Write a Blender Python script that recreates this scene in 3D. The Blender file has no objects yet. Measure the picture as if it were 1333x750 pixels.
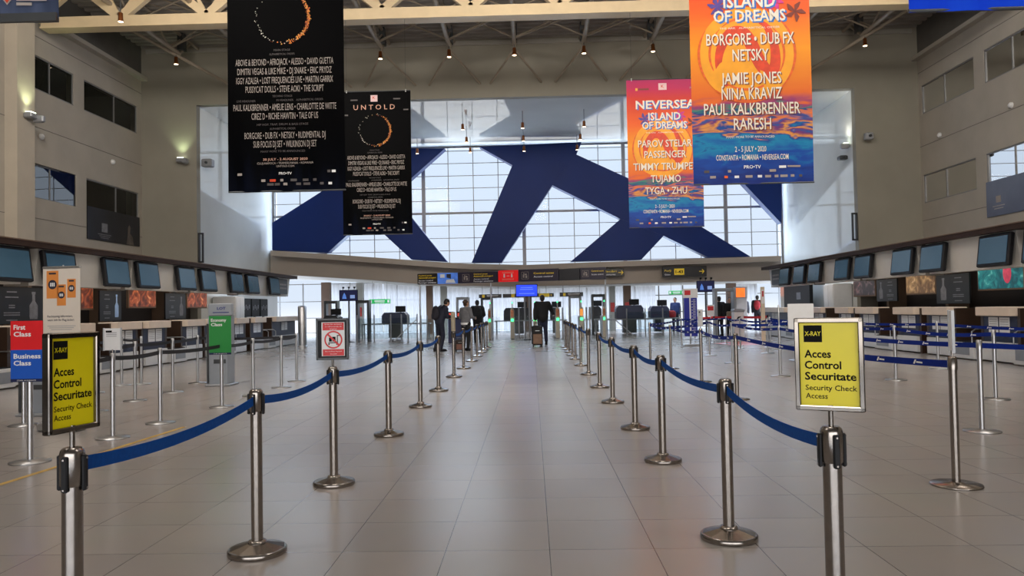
import bpy, math, random
from mathutils import Vector, Matrix
random.seed(7)
scn = bpy.context.scene
COL = scn.collection
# ------------------------------------------------------------------ camera
F = 990.0; CH = 1.395
cam_d = bpy.data.cameras.new('camera'); cam = bpy.data.objects.new('camera', cam_d); COL.objects.link(cam)
cam_d.sensor_width = 36.0; cam_d.lens = F / 1333 * 36.0; cam_d.clip_end = 300
_cy = Vector((25.5, -26, -F)).normalized()
_cz = Vector((-.019, 1, 0)); _cz = (_cz - _cy * _cz.dot(_cy)).normalized()
_cx = _cy.cross(_cz)
RM = Matrix((_cx, _cy, _cz))
cam.matrix_world = Matrix.Translation((0, 0, CH)) @ RM.to_4x4()
scn.camera = cam
# ------------------------------------------------------------------ world, light, exposure
W = bpy.data.worlds.new('sky'); scn.world = W; W.use_nodes = True
nt = W.node_tree; nt.nodes.clear()
out = nt.nodes.new('ShaderNodeOutputWorld'); bg = nt.nodes.new('ShaderNodeBackground')
tc = nt.nodes.new('ShaderNodeTexCoord'); sx = nt.nodes.new('ShaderNodeSeparateXYZ'); rp = nt.nodes.new('ShaderNodeValToRGB')
rp.color_ramp.interpolation = 'EASE'
_e = rp.color_ramp.elements
_e[0].position = .0; _e[0].color = (.45, .44, .43, 1)          # bright apron and haze below the skyline (x3)
_e[1].position = 1.0; _e[1].color = (3.4, 4.1, 5.1, 1)         # bright thin overcast well above the skyline
for _p, _c in ((.485, (.40, .40, .40, 1)), (.51, (.255, .285, .325, 1)), (.60, (.25, .29, .34, 1)), (.635, (.5, .57, .66, 1)), (.68, (2.4, 2.95, 3.7, 1)), (.85, (3.4, 4.1, 5.1, 1))):
    _k = _e.new(_p); _k.color = _c
mpz = nt.nodes.new('ShaderNodeMapRange'); mpz.inputs['From Min'].default_value = -1.0; mpz.inputs['From Max'].default_value = 1.0
nt.links.new(tc.outputs['Generated'], sx.inputs[0]); nt.links.new(sx.outputs['Z'], mpz.inputs[0]); nt.links.new(mpz.outputs[0], rp.inputs[0])
nt.links.new(rp.outputs[0], bg.inputs['Color']); bg.inputs['Strength'].default_value = 3.0
nt.links.new(bg.outputs[0], out.inputs[0])
def area(name, loc, rot, sx_, sy_, power, color):
    d = bpy.data.lights.new(name, 'AREA'); d.shape = 'RECTANGLE'; d.size = sx_; d.size_y = sy_; d.energy = power; d.color = color
    o = bpy.data.objects.new(name, d); COL.objects.link(o); o.location = loc; o.rotation_euler = rot
    return o
HALL_LIGHT = 400.0
for hx, hy, tl in ((-8, 2, 62), (0, 2, 62), (8, 2, 62), (-8, 11, 58), (0, 11, 58), (8, 11, 58)):
    area('hall_fill', (hx, hy, 10.5), (math.radians(tl), 0, 0), 3.0, 2.0, HALL_LIGHT * (.75 if hy < 5 else 1.25), (1.0, .93, .85))  # unseen fill panels, added to light the walls and far hall
for hx, hy in ((-8, 9), (8, 9), (-9, 17), (0, 17), (9, 17)):
    area('roof_fill', (hx, hy, 8.6), (math.pi, 0, 0), 2.0, 2.0, 330, (1.0, .9, .78))  # added fill aimed up to brighten trusses, girder and deck
area('security_hall_fill', (0, 40.5, 2.40), (0, 0, 0), 18, 4.0, 420, (.84, .92, 1))  # broad added fill for the security floor, tinted like window daylight
area('rear_fill', (0, -7.7, 2.2), (math.radians(90), 0, 0), 18, 3.4, 760, (1.0, .96, .92))  # added fill behind the camera, standing in for rear daylight
for hx in (-11.0, 10.8): area('canopy_fill', (hx, 20, 2.68), (0, 0, 0), .3, 22, 120, (1, .93, .85))  # unseen fill added to lift the dark desk area
scn.view_settings.view_transform = 'Standard'; scn.view_settings.look = 'None'
scn.view_settings.gamma = 1.0; scn.view_settings.use_curve_mapping = False
scn.view_settings.exposure = 0.0
scn.cycles.use_denoising = True
scn.cycles.max_bounces = 8; scn.cycles.diffuse_bounces = 4; scn.cycles.glossy_bounces = 4
scn.cycles.transparent_max_bounces = 16; scn.cycles.caustics_reflective = False; scn.cycles.caustics_refractive = False

# ------------------------------------------------------------------ measuring helpers (photograph pixel -> place)
def ray(px, py): return RM @ Vector((px - 666.5, 375 - py, -F))
def at(px, py, y):
    d = ray(px, py); t = y / d.y; return Vector((d.x * t, y, CH + d.z * t))
def atx(px, py, x):
    d = ray(px, py); t = x / d.x; return Vector((x, d.y * t, CH + d.z * t))
def fl(px, py, z=0.0):
    d = ray(px, py); t = (z - CH) / d.z; return Vector((d.x * t, d.y * t, z))
# ------------------------------------------------------------------ materials
MATS = {}
def mat(name, col, rough=.5, metal=0.0, noise=.0, nscale=6.0, bump=0.0, bscale=40.0, emit=0.0, spec=.5, ecol=None):
    if name in MATS: return MATS[name]
    m = bpy.data.materials.new(name); m.use_nodes = True; MATS[name] = m
    t = m.node_tree; b = t.nodes['Principled BSDF']
    c = (col[0], col[1], col[2], 1)
    b.inputs['Base Color'].default_value = c; b.inputs['Roughness'].default_value = rough; b.inputs['Metallic'].default_value = metal
    b.inputs['Specular IOR Level'].default_value = spec
    m.diffuse_color = c
    if noise > 0 or bump > 0:
        co = t.nodes.new('ShaderNodeTexCoord')
    if noise > 0:
        n = t.nodes.new('ShaderNodeTexNoise'); n.inputs['Scale'].default_value = nscale; n.inputs['Detail'].default_value = 4
        r = t.nodes.new('ShaderNodeValToRGB')
        r.color_ramp.elements[0].position = .3; r.color_ramp.elements[1].position = .7
        r.color_ramp.elements[0].color = tuple(max(0, x * (1 - noise)) for x in col) + (1,)
        r.color_ramp.elements[1].color = tuple(min(1, x * (1 + noise)) for x in col) + (1,)
        t.links.new(co.outputs['Object'], n.inputs['Vector']); t.links.new(n.outputs['Fac'], r.inputs[0]); t.links.new(r.outputs[0], b.inputs['Base Color'])
    if bump > 0:
        n2 = t.nodes.new('ShaderNodeTexNoise'); n2.inputs['Scale'].default_value = bscale
        bp = t.nodes.new('ShaderNodeBump'); bp.inputs['Strength'].default_value = bump; bp.inputs['Distance'].default_value = .01
        t.links.new(co.outputs['Object'], n2.inputs['Vector']); t.links.new(n2.outputs['Fac'], bp.inputs['Height']); t.links.new(bp.outputs[0], b.inputs['Normal'])
    if emit > 0:
        b.inputs['Emission Color'].default_value = (ecol or col)[:3] + (1,); b.inputs['Emission Strength'].default_value = emit
    return m
def srgb(r, g, b):
    f = lambda v: (v / 255 / 12.92) if v / 255 <= .04045 else ((v / 255 + .055) / 1.055) ** 2.4
    return (f(r), f(g), f(b))
STEEL = mat('brushed_steel', (.30, .27, .245), .24, 1.0, .08, 30)
STEEL2 = mat('satin_steel', (.50, .50, .51), .33, 1.0, .05, 30)
CHROME = mat('polished_chrome', (.20, .18, .16), .12, 1.0, .05, 12)
BLACK = mat('black_plastic', (.010, .010, .012), .5, 0, .1, 20, spec=.25)
BELT = mat('blue_belt_webbing', (.005, .068, .31), .7, 0, .12, 60, spec=.1)
BELT2 = mat('navy_belt_webbing', (.006, .022, .20), .7, 0, .12, 60, spec=.1)
BELTK = mat('black_belt_webbing', (.012, .012, .016), .6, 0, .12, 60)
WHITE = mat('white_paint', (.72, .72, .72), .4, 0, .03, 8)
PAPER = mat('white_paper', (.78, .79, .80), .6, 0, .02, 8)
PRINT_W = mat('white_print', (.82, .82, .82), .6, 0, .02, 30)
PRINT_K = mat('black_print', (.006, .006, .006), .7, 0, .02, 30, spec=.1)
GREYM = mat('grey_metal', (.30, .31, .33), .35, .3, .05, 10)
DKGREY = mat('dark_grey_metal', (.06, .065, .07), .4, .3, .08, 10)
# ------------------------------------------------------------------ mesh helper
class MB:
    def __init__(s): s.v = []; s.f = []; s.m = []; s.mats = []; s.sm = []
    def mi(s, m):
        if m not in s.mats: s.mats.append(m)
        return s.mats.index(m)
    def add(s, vs, fs, m, smooth=False):
        o = len(s.v); k = s.mi(m)
        s.v += [tuple(v) for v in vs]
        for f in fs: s.f.append([i + o for i in f]); s.m.append(k); s.sm.append(smooth)
    def box(s, c, d, m, rz=0, rx=0, ry=0):
        hx, hy, hz = d[0] / 2, d[1] / 2, d[2] / 2
        M = Matrix.Rotation(rz, 3, 'Z') @ Matrix.Rotation(ry, 3, 'Y') @ Matrix.Rotation(rx, 3, 'X')
        c = Vector(c)
        vs = [c + M @ Vector((x * hx, y * hy, z * hz)) for x in (-1, 1) for y in (-1, 1) for z in (-1, 1)]
        s.add(vs, [(0, 1, 3, 2), (4, 6, 7, 5), (0, 4, 5, 1), (2, 3, 7, 6), (0, 2, 6, 4), (1, 5, 7, 3)], m); return s
    def bev(s, c, d, m, b=.01, rz=0):
        # box with chamfered vertical and horizontal edges (octagonal section on all sides)
        hx, hy, hz = d[0] / 2, d[1] / 2, d[2] / 2; b = min(b, hx * .9, hy * .9, hz * .9)
        M = Matrix.Rotation(rz, 3, 'Z'); c = Vector(c); rings = []
        def ring(z, ins):
            x, y = hx - ins, hy - ins
            return [(-x + b, -y, z), (x - b, -y, z), (x, -y + b, z), (x, y - b, z), (x - b, y, z), (-x + b, y, z), (-x, y - b, z), (-x, -y + b, z)]
        rs = [ring(-hz, b), ring(-hz + b, 0), ring(hz - b, 0), ring(hz, b)]
        vs = [c + M @ Vector(p) for r in rs for p in r]; fs = [list(range(7, -1, -1)), list(range(24, 32))]
        for k in range(3):
            for i in range(8):
                j = (i + 1) % 8; fs.append((k * 8 + i, k * 8 + j, k * 8 + 8 + j, k * 8 + 8 + i))
        s.add(vs, fs, m); return s
    def tube(s, p0, p1, r, m, n=10, r1=None, caps=True, smooth=True):
        p0 = Vector(p0); p1 = Vector(p1); d = (p1 - p0)
        if d.length < 1e-6: return s
        d.normalize(); a = d.orthogonal().normalized(); b = d.cross(a); r1 = r if r1 is None else r1
        vs = []
        for p, rr in ((p0, r), (p1, r1)):
            for i in range(n):
                t = 2 * math.pi * i / n; vs.append(p + (a * math.cos(t) + b * math.sin(t)) * rr)
        s.add(vs, [(i, (i + 1) % n, n + (i + 1) % n, n + i) for i in range(n)], m, smooth)
        if caps: s.add(vs, [list(range(n - 1, -1, -1)), list(range(n, 2 * n))], m)
        return s
    def path(s, pts, r, m, n=8):
        for a, b in zip(pts, pts[1:]): s.tube(a, b, r, m, n)
        return s
    def bar(s, p0, p1, w, h, m):
        # rectangular bar between two points, w sideways, h up
        p0 = Vector(p0); p1 = Vector(p1); d = (p1 - p0).normalized()
        up = Vector((0, 0, 1)) if abs(d.z) < .95 else Vector((0, 1, 0))
        a = d.cross(up).normalized() * w / 2; b = a.cross(d).normalized() * h / 2
        vs = [p + a * i + b * j for p in (p0, p1) for i, j in ((-1, -1), (1, -1), (1, 1), (-1, 1))]
        s.add(vs, [(0, 1, 5, 4), (1, 2, 6, 5), (2, 3, 7, 6), (3, 0, 4, 7), (3, 2, 1, 0), (4, 5, 6, 7)], m); return s
    def lathe(s, prof, m, c=(0, 0, 0), n=20, smooth=True, sxy=(1, 1)):
        c = Vector(c); vs = []
        for r, z in prof:
            for i in range(n):
                t = 2 * math.pi * i / n; vs.append(c + Vector((r * math.cos(t) * sxy[0], r * math.sin(t) * sxy[1], z)))
        fs = []
        for k in range(len(prof) - 1):
            for i in range(n):
                j = (i + 1) % n; fs.append((k * n + i, k * n + j, (k + 1) * n + j, (k + 1) * n + i))
        s.add(vs, fs, m, smooth)
        if prof[0][0] > 1e-4: s.add(vs[:n], [list(range(n - 1, -1, -1))], m)
        if prof[-1][0] > 1e-4: s.add(vs[-n:], [list(range(n))], m)
        return s
    def ball(s, c, r, m, n=12, k=8):
        c = Vector(c); r = (r, r, r) if not hasattr(r, '__len__') else r; vs = []; fs = []
        for i in range(k + 1):
            p = math.pi * i / k
            for j in range(n):
                t = 2 * math.pi * j / n; vs.append(c + Vector((r[0] * math.sin(p) * math.cos(t), r[1] * math.sin(p) * math.sin(t), r[2] * math.cos(p))))
        for i in range(k):
            for j in range(n): fs.append((i * n + j, (i + 1) * n + j, (i + 1) * n + (j + 1) % n, i * n + (j + 1) % n))
        s.add(vs, fs, m, True); return s
    def prism(s, poly, dvec, m):
        poly = [Vector(p) for p in poly]; d = Vector(dvec); n = len(poly)
        vs = poly + [p + d for p in poly]
        s.add(vs, [list(range(n)), list(range(2 * n - 1, n - 1, -1))] + [(i, i + n, (i + 1) % n + n, (i + 1) % n) for i in range(n)], m); return s
    def quad(s, pts, m): s.add(pts, [list(range(len(pts)))], m); return s
    def build(s, name, parent=None, loc=None, rz=0):
        me = bpy.data.meshes.new(name); me.from_pydata(s.v, [], s.f)
        for m in s.mats: me.materials.append(m)
        me.polygons.foreach_set('material_index', s.m); me.polygons.foreach_set('use_smooth', s.sm); me.update()
        me.validate()
        o = bpy.data.objects.new(name, me); COL.objects.link(o)
        if parent is not None: o.parent = parent
        if loc is not None: o.location = loc
        o.rotation_euler = (0, 0, rz)
        return o
def fixn(o):
    import bmesh
    b = bmesh.new(); b.from_mesh(o.data); bmesh.ops.recalc_face_normals(b, faces=b.faces); b.to_mesh(o.data); b.free(); return o
def tag(o, label, cat, group=None):
    o['label'] = label; o['category'] = cat
    if group: o['group'] = group
    return o
def struct(o, label=None):
    o['kind'] = 'structure'
    if label: o['label'] = label
    return o
def thing(name, label, cat, loc=(0, 0, 0), rz=0, group=None):
    o = bpy.data.objects.new(name, None); COL.objects.link(o); o.empty_display_size = .1
    o.location = loc; o.rotation_euler = (0, 0, rz); return tag(o, label, cat, group)
KIDS = {}
def copy_tree(o, parent=None):
    c = o.copy(); COL.objects.link(c)
    if parent is not None: c.parent = parent
    for ch in list(o.children): copy_tree(ch, c)
    return c
ORD = ['first', 'second', 'third', 'fourth', 'fifth', 'sixth', 'seventh', 'eighth', 'ninth', 'tenth', 'eleventh', 'twelfth', 'thirteenth', 'fourteenth', 'fifteenth', 'sixteenth', 'seventeenth', 'eighteenth']
# lettering: flat letters added to a mesh; origin o, across vector ux, up vector uz
_tcache = {}
def glyphs(sx_, bold):
    k = (sx_, bold)
    if k in _tcache: return _tcache[k]
    cu = bpy.data.curves.new('lettering_tmp', 'FONT'); cu.body = sx_; cu.resolution_u = 2; cu.offset = bold
    ob = bpy.data.objects.new('lettering_tmp', cu); COL.objects.link(ob)
    dg = bpy.context.evaluated_depsgraph_get(); dg.update()
    me = bpy.data.meshes.new_from_object(ob.evaluated_get(dg))
    vs = [(v.co.x, v.co.y) for v in me.vertices]; fs = [list(p.vertices) for p in me.polygons]
    bpy.data.objects.remove(ob); bpy.data.curves.remove(cu); bpy.data.meshes.remove(me)
    _tcache[k] = (vs, fs); return vs, fs
def text(mb, s, o, ux, uz, h, m, w=None, align='c', bold=.0, wscale=1.0):
    vs, fs = glyphs(s, bold)
    if not vs: return
    x0 = min(v[0] for v in vs); x1 = max(v[0] for v in vs); cap = .70
    k = h / cap; kx = k * wscale if w is None else w / (x1 - x0)
    off = {'c': (x0 + x1) / 2, 'l': x0, 'r': x1}[align]
    o = Vector(o); ux = Vector(ux); uz = Vector(uz)
    mb.add([o + ux * ((x - off) * kx) + uz * ((y - cap / 2) * k) for x, y in vs], fs, m)
# ================================================================== the setting
WL, WR, YB, YG = -14.5, 14.3, 28.0, 36.3       # side walls, far grey wall, glazing
ROOF = 11.5
WALLM = mat('warm_grey_wall', srgb(172, 165, 154), .75, 0, .06, 1.2, .05, 60)
WALLG = mat('grey_end_wall', srgb(148, 143, 130), .7, 0, .06, .8, .05, 60)
GLOSSW = mat('gloss_white_paint', (.80, .82, .79), .05, 0, .04, .7, .02, 2.0, spec=1.0)
BANDM = mat('greige_fascia', srgb(164, 152, 140), .6, 0, .04, 1)
BROWN = mat('brown_cladding', (.040, .022, .016), .6, 0, .15, 5, spec=.2)
ALU = mat('window_aluminium', (.22, .22, .22), .4, .2, .05, 10)
BLUEP = mat('blue_structural_paint', (.002, .020, .135), .45, 0, .08, .6, spec=.2)
def glass(name, tint, refl, rough=.0):
    m = bpy.data.materials.new(name); m.use_nodes = True; t = m.node_tree; t.nodes.clear()
    o = t.nodes.new('ShaderNodeOutputMaterial'); mx = t.nodes.new('ShaderNodeMixShader'); tr = t.nodes.new('ShaderNodeBsdfTransparent'); g = t.nodes.new('ShaderNodeBsdfGlossy')
    fr = t.nodes.new('ShaderNodeFresnel'); fr.inputs['IOR'].default_value = refl
    tr.inputs[0].default_value = tint + (1,); g.inputs['Roughness'].default_value = rough
    t.links.new(fr.outputs[0], mx.inputs[0]); t.links.new(tr.outputs[0], mx.inputs[1]); t.links.new(g.outputs[0], mx.inputs[2]); t.links.new(mx.outputs[0], o.inputs[0])
    return m
GLASS = glass('clear_glazing', (.95, .97, 1.0), 1.15)
TINT = glass('tinted_office_glass', (.55, .60, .55), 1.5); MIRT = glass('mirroring_office_glass', (.45, .5, .48), 2.6)
CLEARP = glass('clear_panel_glass', (.80, .85, .86), 1.3)
# floor ------------------------------------------------------------
def floor_mat():
    m = bpy.data.materials.new('polished_floor_tiles'); m.use_nodes = True; t = m.node_tree; b = t.nodes['Principled BSDF']
    co = t.nodes.new('ShaderNodeTexCoord'); br = t.nodes.new('ShaderNodeTexBrick'); mp = t.nodes.new('ShaderNodeMapping')
    br.offset = 0.0; br.squash = 1.0
    br.inputs['Scale'].default_value = 1.0; br.inputs['Brick Width'].default_value = .6; br.inputs['Row Height'].default_value = .6
    br.inputs['Mortar Size'].default_value = .0024; br.inputs['Mortar Smooth'].default_value = .0; br.inputs['Bias'].default_value = 0.0
    br.inputs['Color1'].default_value = (.345, .315, .290, 1); br.inputs['Color2'].default_value = (.37, .338, .312, 1); br.inputs['Mortar'].default_value = (.07, .068, .066, 1)
    mp.inputs['Location'].default_value = (-FLX, -FLY, 0)
    n = t.nodes.new('ShaderNodeTexNoise'); n.inputs['Scale'].default_value = 1.5; n.inputs['Detail'].default_value = 5
    mx = t.nodes.new('ShaderNodeMix'); mx.data_type = 'RGBA'; mx.blend_type = 'MULTIPLY'; mx.inputs[0].default_value = .08
    r = t.nodes.new('ShaderNodeMapRange'); r.inputs['To Min'].default_value = .22; r.inputs['To Max'].default_value = .25
    t.links.new(co.outputs['Object'], mp.inputs[0]); t.links.new(mp.outputs[0], br.inputs[0]); t.links.new(co.outputs['Object'], n.inputs[0])
    t.links.new(br.outputs['Color'], mx.inputs[6]); t.links.new(n.outputs['Color'], mx.inputs[7]); t.links.new(mx.outputs[2], b.inputs['Base Color'])
    t.links.new(n.outputs['Fac'], r.inputs[0]); t.links.new(r.outputs[0], b.inputs['Roughness'])
    b.inputs['Specular IOR Level'].default_value = .9
    return m
FLX = fl(703.1, 550).x; FLY = fl(712.8, 678).y
f = MB(); f.quad([(-16, -8, 0), (16, -8, 0), (16, 48.5, 0), (-16, 48.5, 0)], floor_mat()); struct(f.build('floor'))
f = MB(); a, b = fl(-60, 650), fl(240, 556); d = (b - a).normalized(); s_ = Vector((-d.y, d.x, 0)) * .03; z1 = Vector((0, 0, .002))
f.quad([a - s_ + z1, a + s_ + z1, b + s_ + z1, b - s_ + z1], mat('faded_yellow_floor_tape', srgb(196, 160, 80), .5, 0, .15, 9))
tag(f.build('floor_tape'), 'faded yellow tape line on the floor by the class signs', 'floor tape')
f = MB(); f.quad([fl(928, 447) + z1, fl(965, 444.5) + z1, fl(1003, 445) + z1, fl(1000, 448.5) + z1, fl(955, 450) + z1], mat('red_floor_vinyl', srgb(200, 72, 70), .4, 0, .1, 5))
tag(f.build('floor_sticker'), 'red patch stuck on the floor between blue printed belts', 'floor sticker')
# walls with openings ------------------------------------------------
def wall_x(name, x, y0, y1, z0, z1, holes, m, th):
    """wall in a plane of constant x, openings = (y0, y1, z0, z1); th = thickness away from the hall"""
    mb = MB(); ys = sorted({y0, y1} | {h[0] for h in holes} | {h[1] for h in holes}); zs = sorted({z0, z1} | {h[2] for h in holes} | {h[3] for h in holes})
    for i in range(len(ys) - 1):
        for j in range(len(zs) - 1):
            cy, cz = (ys[i] + ys[i + 1]) / 2, (zs[j] + zs[j + 1]) / 2
            if any(h[0] < cy < h[1] and h[2] < cz < h[3] for h in holes): continue
            mb.quad([(x, ys[i], zs[j]), (x, ys[i + 1], zs[j]), (x, ys[i + 1], zs[j + 1]), (x, ys[i], zs[j + 1])], m)
    for h in holes:
        for a, b in (((h[0], h[2]), (h[1], h[2])), ((h[1], h[2]), (h[1], h[3])), ((h[1], h[3]), (h[0], h[3])), ((h[0], h[3]), (h[0], h[2]))):
            mb.quad([(x, a[0], a[1]), (x, b[0], b[1]), (x + th, b[0], b[1]), (x + th, a[0], a[1])], m)
    return struct(mb.build(name))
HL = [(21.15, 23.78, 8.12, 9.14), (24.33, 27.68, 8.12, 9.14), (21.2, 23.9, 4.9, 5.92), (24.45, 27.76, 3.93, 5.92)]
HR = [(24.55, 27.8, 8.15, 9.2), (21.0, 24.0, 8.15, 9.2), (24.6, 27.85, 4.92, 5.95), (21.0, 24.05, 3.95, 5.95)]
wall_x('wall_left', WL, -8.2, YB, 0, 10.3, HL, WALLM, -.25)
wall_x('wall_right', WR, -8.2, YB, 0, 10.3, HR, WALLM, .25)
TRIMK = mat('dark_eave_panel', (.10, .095, .085), .8, 0, .1, 2)
for sgn, x, nm in ((-1, WL, 'trim_1'), (1, WR, 'trim_2')):
    mb = MB(); mb.box((x + sgn * .25, 10, 10.9), (.5, 36.4, 1.2), TRIMK); mb.box((x - sgn * .12, 11, 10.24), (.24, 34, .14), WALLM); struct(mb.build(nm))
# thin joint lines on the side walls
JM = mat('wall_joint', (.16, .15, .14), .8, 0, .05, 5)
mb = MB()
for x, sg in ((WL, 1), (WR, -1)):
    for z in (7.0, 4.3, 9.7): mb.box((x + sg * .004, 24, z), (.008, 8, .018), JM)
struct(mb.build('trim_3'))
# pilaster near the left end of the picture, and the darker wall face before it
mb = MB(); mb.box((WL + .18, 20.95, 5.2), (.36, .75, 10.4), mat('pilaster_paint', srgb(186, 176, 160), .6, 0, .05, 2)); struct(mb.build('pillar_left'))
mb = MB(); mb.box((WR - .15, 20.2, 5.2), (.3, .6, 10.4), WALLM); struct(mb.build('pillar_right'))
# office windows in the side walls: frame > glass pane, with the dark room behind
ROOMD = mat('dim_office_lining', (.05, .05, .045), .8, 0, .2, 1.5)  # darkness of the unlit rooms put into the lining colour
ROOMW = mat('lit_office_lining', (.40, .36, .26), .8, 0, .1, 1.5)  # lamplit tone of the bright rooms put into the lining colour
wn = 1
for x, holes, sg in ((WL, HL, -1), (WR, HR, 1)):
    for k, (y0, y1, za, zb) in enumerate(holes):
        mb = MB(); xf = x + sg * (.10 if (sg < 0 and k == 2) else .05)
        for yy in (y0 + .02, y1 - .02): mb.box((xf, yy, (za + zb) / 2), (.06, .04, zb - za), ALU)
        for zz in (za + .02, zb - .02): mb.box((xf, (y0 + y1) / 2, zz), (.06, y1 - y0, .04), ALU)
        mb.box((xf, y0 + (y1 - y0) * .55, (za + zb) / 2), (.05, .035, zb - za), ALU)
        fr = struct(mb.build('window_%d' % wn)); wn += 1
        dx = .07 if (sg < 0 and k == 2) else 0.0; g = MB(); g.quad([(xf - dx, y0, za), (xf + dx, y1, za), (xf + dx, y1, zb), (xf - dx, y0, zb)], MIRT if ((sg < 0 and k == 2) or (sg > 0 and k == 3)) else TINT); g.build('pane', fr)
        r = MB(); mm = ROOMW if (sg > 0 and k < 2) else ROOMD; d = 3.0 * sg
        x0 = x + sg * .26; ya, yb, zl, zh = y0 - .3, y1 + .3, za - .6, zb + .5
        r.quad([(x0 + d, ya, zl), (x0 + d, yb, zl), (x0 + d, yb, zh), (x0 + d, ya, zh)], mm)
        for qa, qb in (((ya, zl), (yb, zl)), ((yb, zl), (yb, zh)), ((yb, zh), (ya, zh)), ((ya, zh), (ya, zl))):
            r.quad([(x0, qa[0], qa[1]), (x0, qb[0], qb[1]), (x0 + d, qb[0], qb[1]), (x0 + d, qa[0], qa[1])], mm)
        # desks, cabinets against the office's back wall
        r.box((x0 + d * .8, (ya + yb) / 2, zl + .5), (abs(d) * .2, (yb - ya) * .5, 1.0), DKGREY)
        if mm is ROOMW: r.box((x0 + d * .5, (ya + yb) / 2, zh - .05), (.5, 1.0, .04), mat('office_ceiling_lamp', (.9, .85, .7), .5, 0, .02, 3, emit=2.2))
        r.build('room_lining', fr)
        if mm is ROOMW: area('office_lamp', (x0 + d * .5, (ya + yb) / 2, zh - .1), (0, 0, 0), .8, .5, 45, (1, .93, .7))
# unseen rear wall, added to cut foreground light, with a glazed opening
mb = MB()
for xa, xb, za, zb in ((WL - .5, -9.5, 0, ROOF), (9.5, WR + .5, 0, ROOF), (-9.5, 9.5, 4.2, ROOF)): mb.box(((xa + xb) / 2, -8.1, (za + zb) / 2), (xb - xa, .2, zb - za), WALLM)
struct(mb.build('wall_rear'))
mb = MB()
for k in range(11): mb.box((-9.5 + 1.9 * k, -8.1, 2.1), (.08, .1, 4.2), ALU)
for z in (.05, 2.4, 4.15): mb.box((0, -8.1, z), (19, .08, .08), ALU)
_w = struct(mb.build('window_11')); g = MB(); g.quad([(-9.5, -8.1, 0), (9.5, -8.1, 0), (9.5, -8.1, 4.2), (-9.5, -8.1, 4.2)], GLASS); g.build('pane', _w)
# end wall with the wide opening -------------------------------------
BX0, BX1, BZ = -12.42, 11.98, 9.23
mb = MB()
mb.box(((WL - .6 + BX0) / 2, YB + .15, ROOF / 2), (BX0 - WL + .6, .3, ROOF), WALLG)
mb.box(((WR + .6 + BX1) / 2, YB + .15, ROOF / 2), (WR + .6 - BX1, .3, ROOF), WALLG)
mb.box(((BX0 + BX1) / 2, YB + .15, (BZ + ROOF) / 2), (BX1 - BX0, .3, ROOF - BZ), WALLG)
struct(mb.build('wall_back'))
mb = MB(); mb.box((-.1, YB - .03, 11.28), (28.4, .06, .16), mat('pale_wall_capping', (.36, .34, .30), .7, 0, .05, 3)); struct(mb.build('trim_4'))
# reveal of the opening: glossy side walls and soffit
mb = MB()
mb.box((BX0 - .1, (YB + YG) / 2 + .46, BZ / 2), (.2, YG - YB + .3, BZ), GLOSSW); struct(mb.build('wall_bay_left'))
mb = MB(); mb.box((BX1 + .1, (YB + YG) / 2 + .46, BZ / 2), (.2, YG - YB + .3, BZ), GLOSSW); struct(mb.build('wall_bay_right'))
mb = MB(); mb.box(((BX0 + BX1) / 2, (YB + YG) / 2 + .46, BZ + .1), (BX1 - BX0 + .4, YG - YB + .3, .2), GLOSSW); struct(mb.build('ceiling_bay'))
# fascia band under the glazing --------------------------------------
top = [(352, 326), (430, 331), (540, 339), (600, 343), (685, 345), (780, 341), (960, 335), (1017, 333)]
bot = [(1017, 365), (950, 366), (850, 368), (790, 370), (666, 373), (560, 371), (540, 369), (470, 363.5), (385, 358.5), (352, 357)]
mb = MB(); mb.prism([at(x, y, YG - .5) for x, y in top + bot], (0, .7, 0), BANDM); fixn(struct(mb.build('wall_band')))
# low ceiling of the security area behind, following the band's underside
LOWC = mat('low_ceiling_tiles', (.62, .62, .60), .7, 0, .05, 2)
mb = MB(); YC = 48.0
far = [(1017, 369), (950, 370), (790, 373.5), (666, 377), (540, 372.5), (470, 368), (385, 363), (352, 361)]
nr = [(1017, 365), (950, 366), (790, 370), (666, 373), (540, 369), (470, 363.5), (385, 358.5), (352, 357)]
P0 = [at(x, y, YG + .2) for x, y in nr]; P1 = [at(x, y, YC) for x, y in far]
for p in P0: p.z += .02
for k in range(len(P0) - 1): mb.quad([P0[k], P0[k + 1], P1[k + 1], P1[k]], LOWC)
struct(mb.build('ceiling_low'))
# main glazing ---------------------------------------------------------
gx0, gx1, gz0, gz1 = BX0, BX1, 3.2, BZ
mb = MB()
xs0 = at(552, 300, YG).x; xs = [xs0 + 1.2 * k for k in range(-7, 16)]
for k, x in enumerate(xs):
    if gx0 + .1 < x < gx1 - .1:
        w = .17 if (k - 7) % 4 == 0 else .035
        mb.box((x, YG + .05, (gz0 + gz1) / 2), (w, .12 if w > .1 else .06, gz1 - gz0), ALU)
zt = at(666, 276, YG).z
for k in range(-6, 12):
    z = zt + k * .6
    if gz0 < z < gz1 - .1:
        w = .11 if k == 0 else .032
        mb.box(((gx0 + gx1) / 2, YG + .05, z), (gx1 - gx0, .10 if w > .1 else .05, w), ALU)
for x in (gx0 + .04, gx1 - .04): mb.box((x, YG + .05, (gz0 + gz1) / 2), (.08, .1, gz1 - gz0), ALU)
mb.box(((gx0 + gx1) / 2, YG + .05, gz1 - .04), (gx1 - gx0, .1, .08), ALU)
wi = struct(mb.build('window_9'))
g = MB(); g.quad([(gx0, YG + .05, gz0), (gx1, YG + .05, gz0), (gx1, YG + .05, gz1), (gx0, YG + .05, gz1)], GLASS); g.build('pane', wi)
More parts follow.
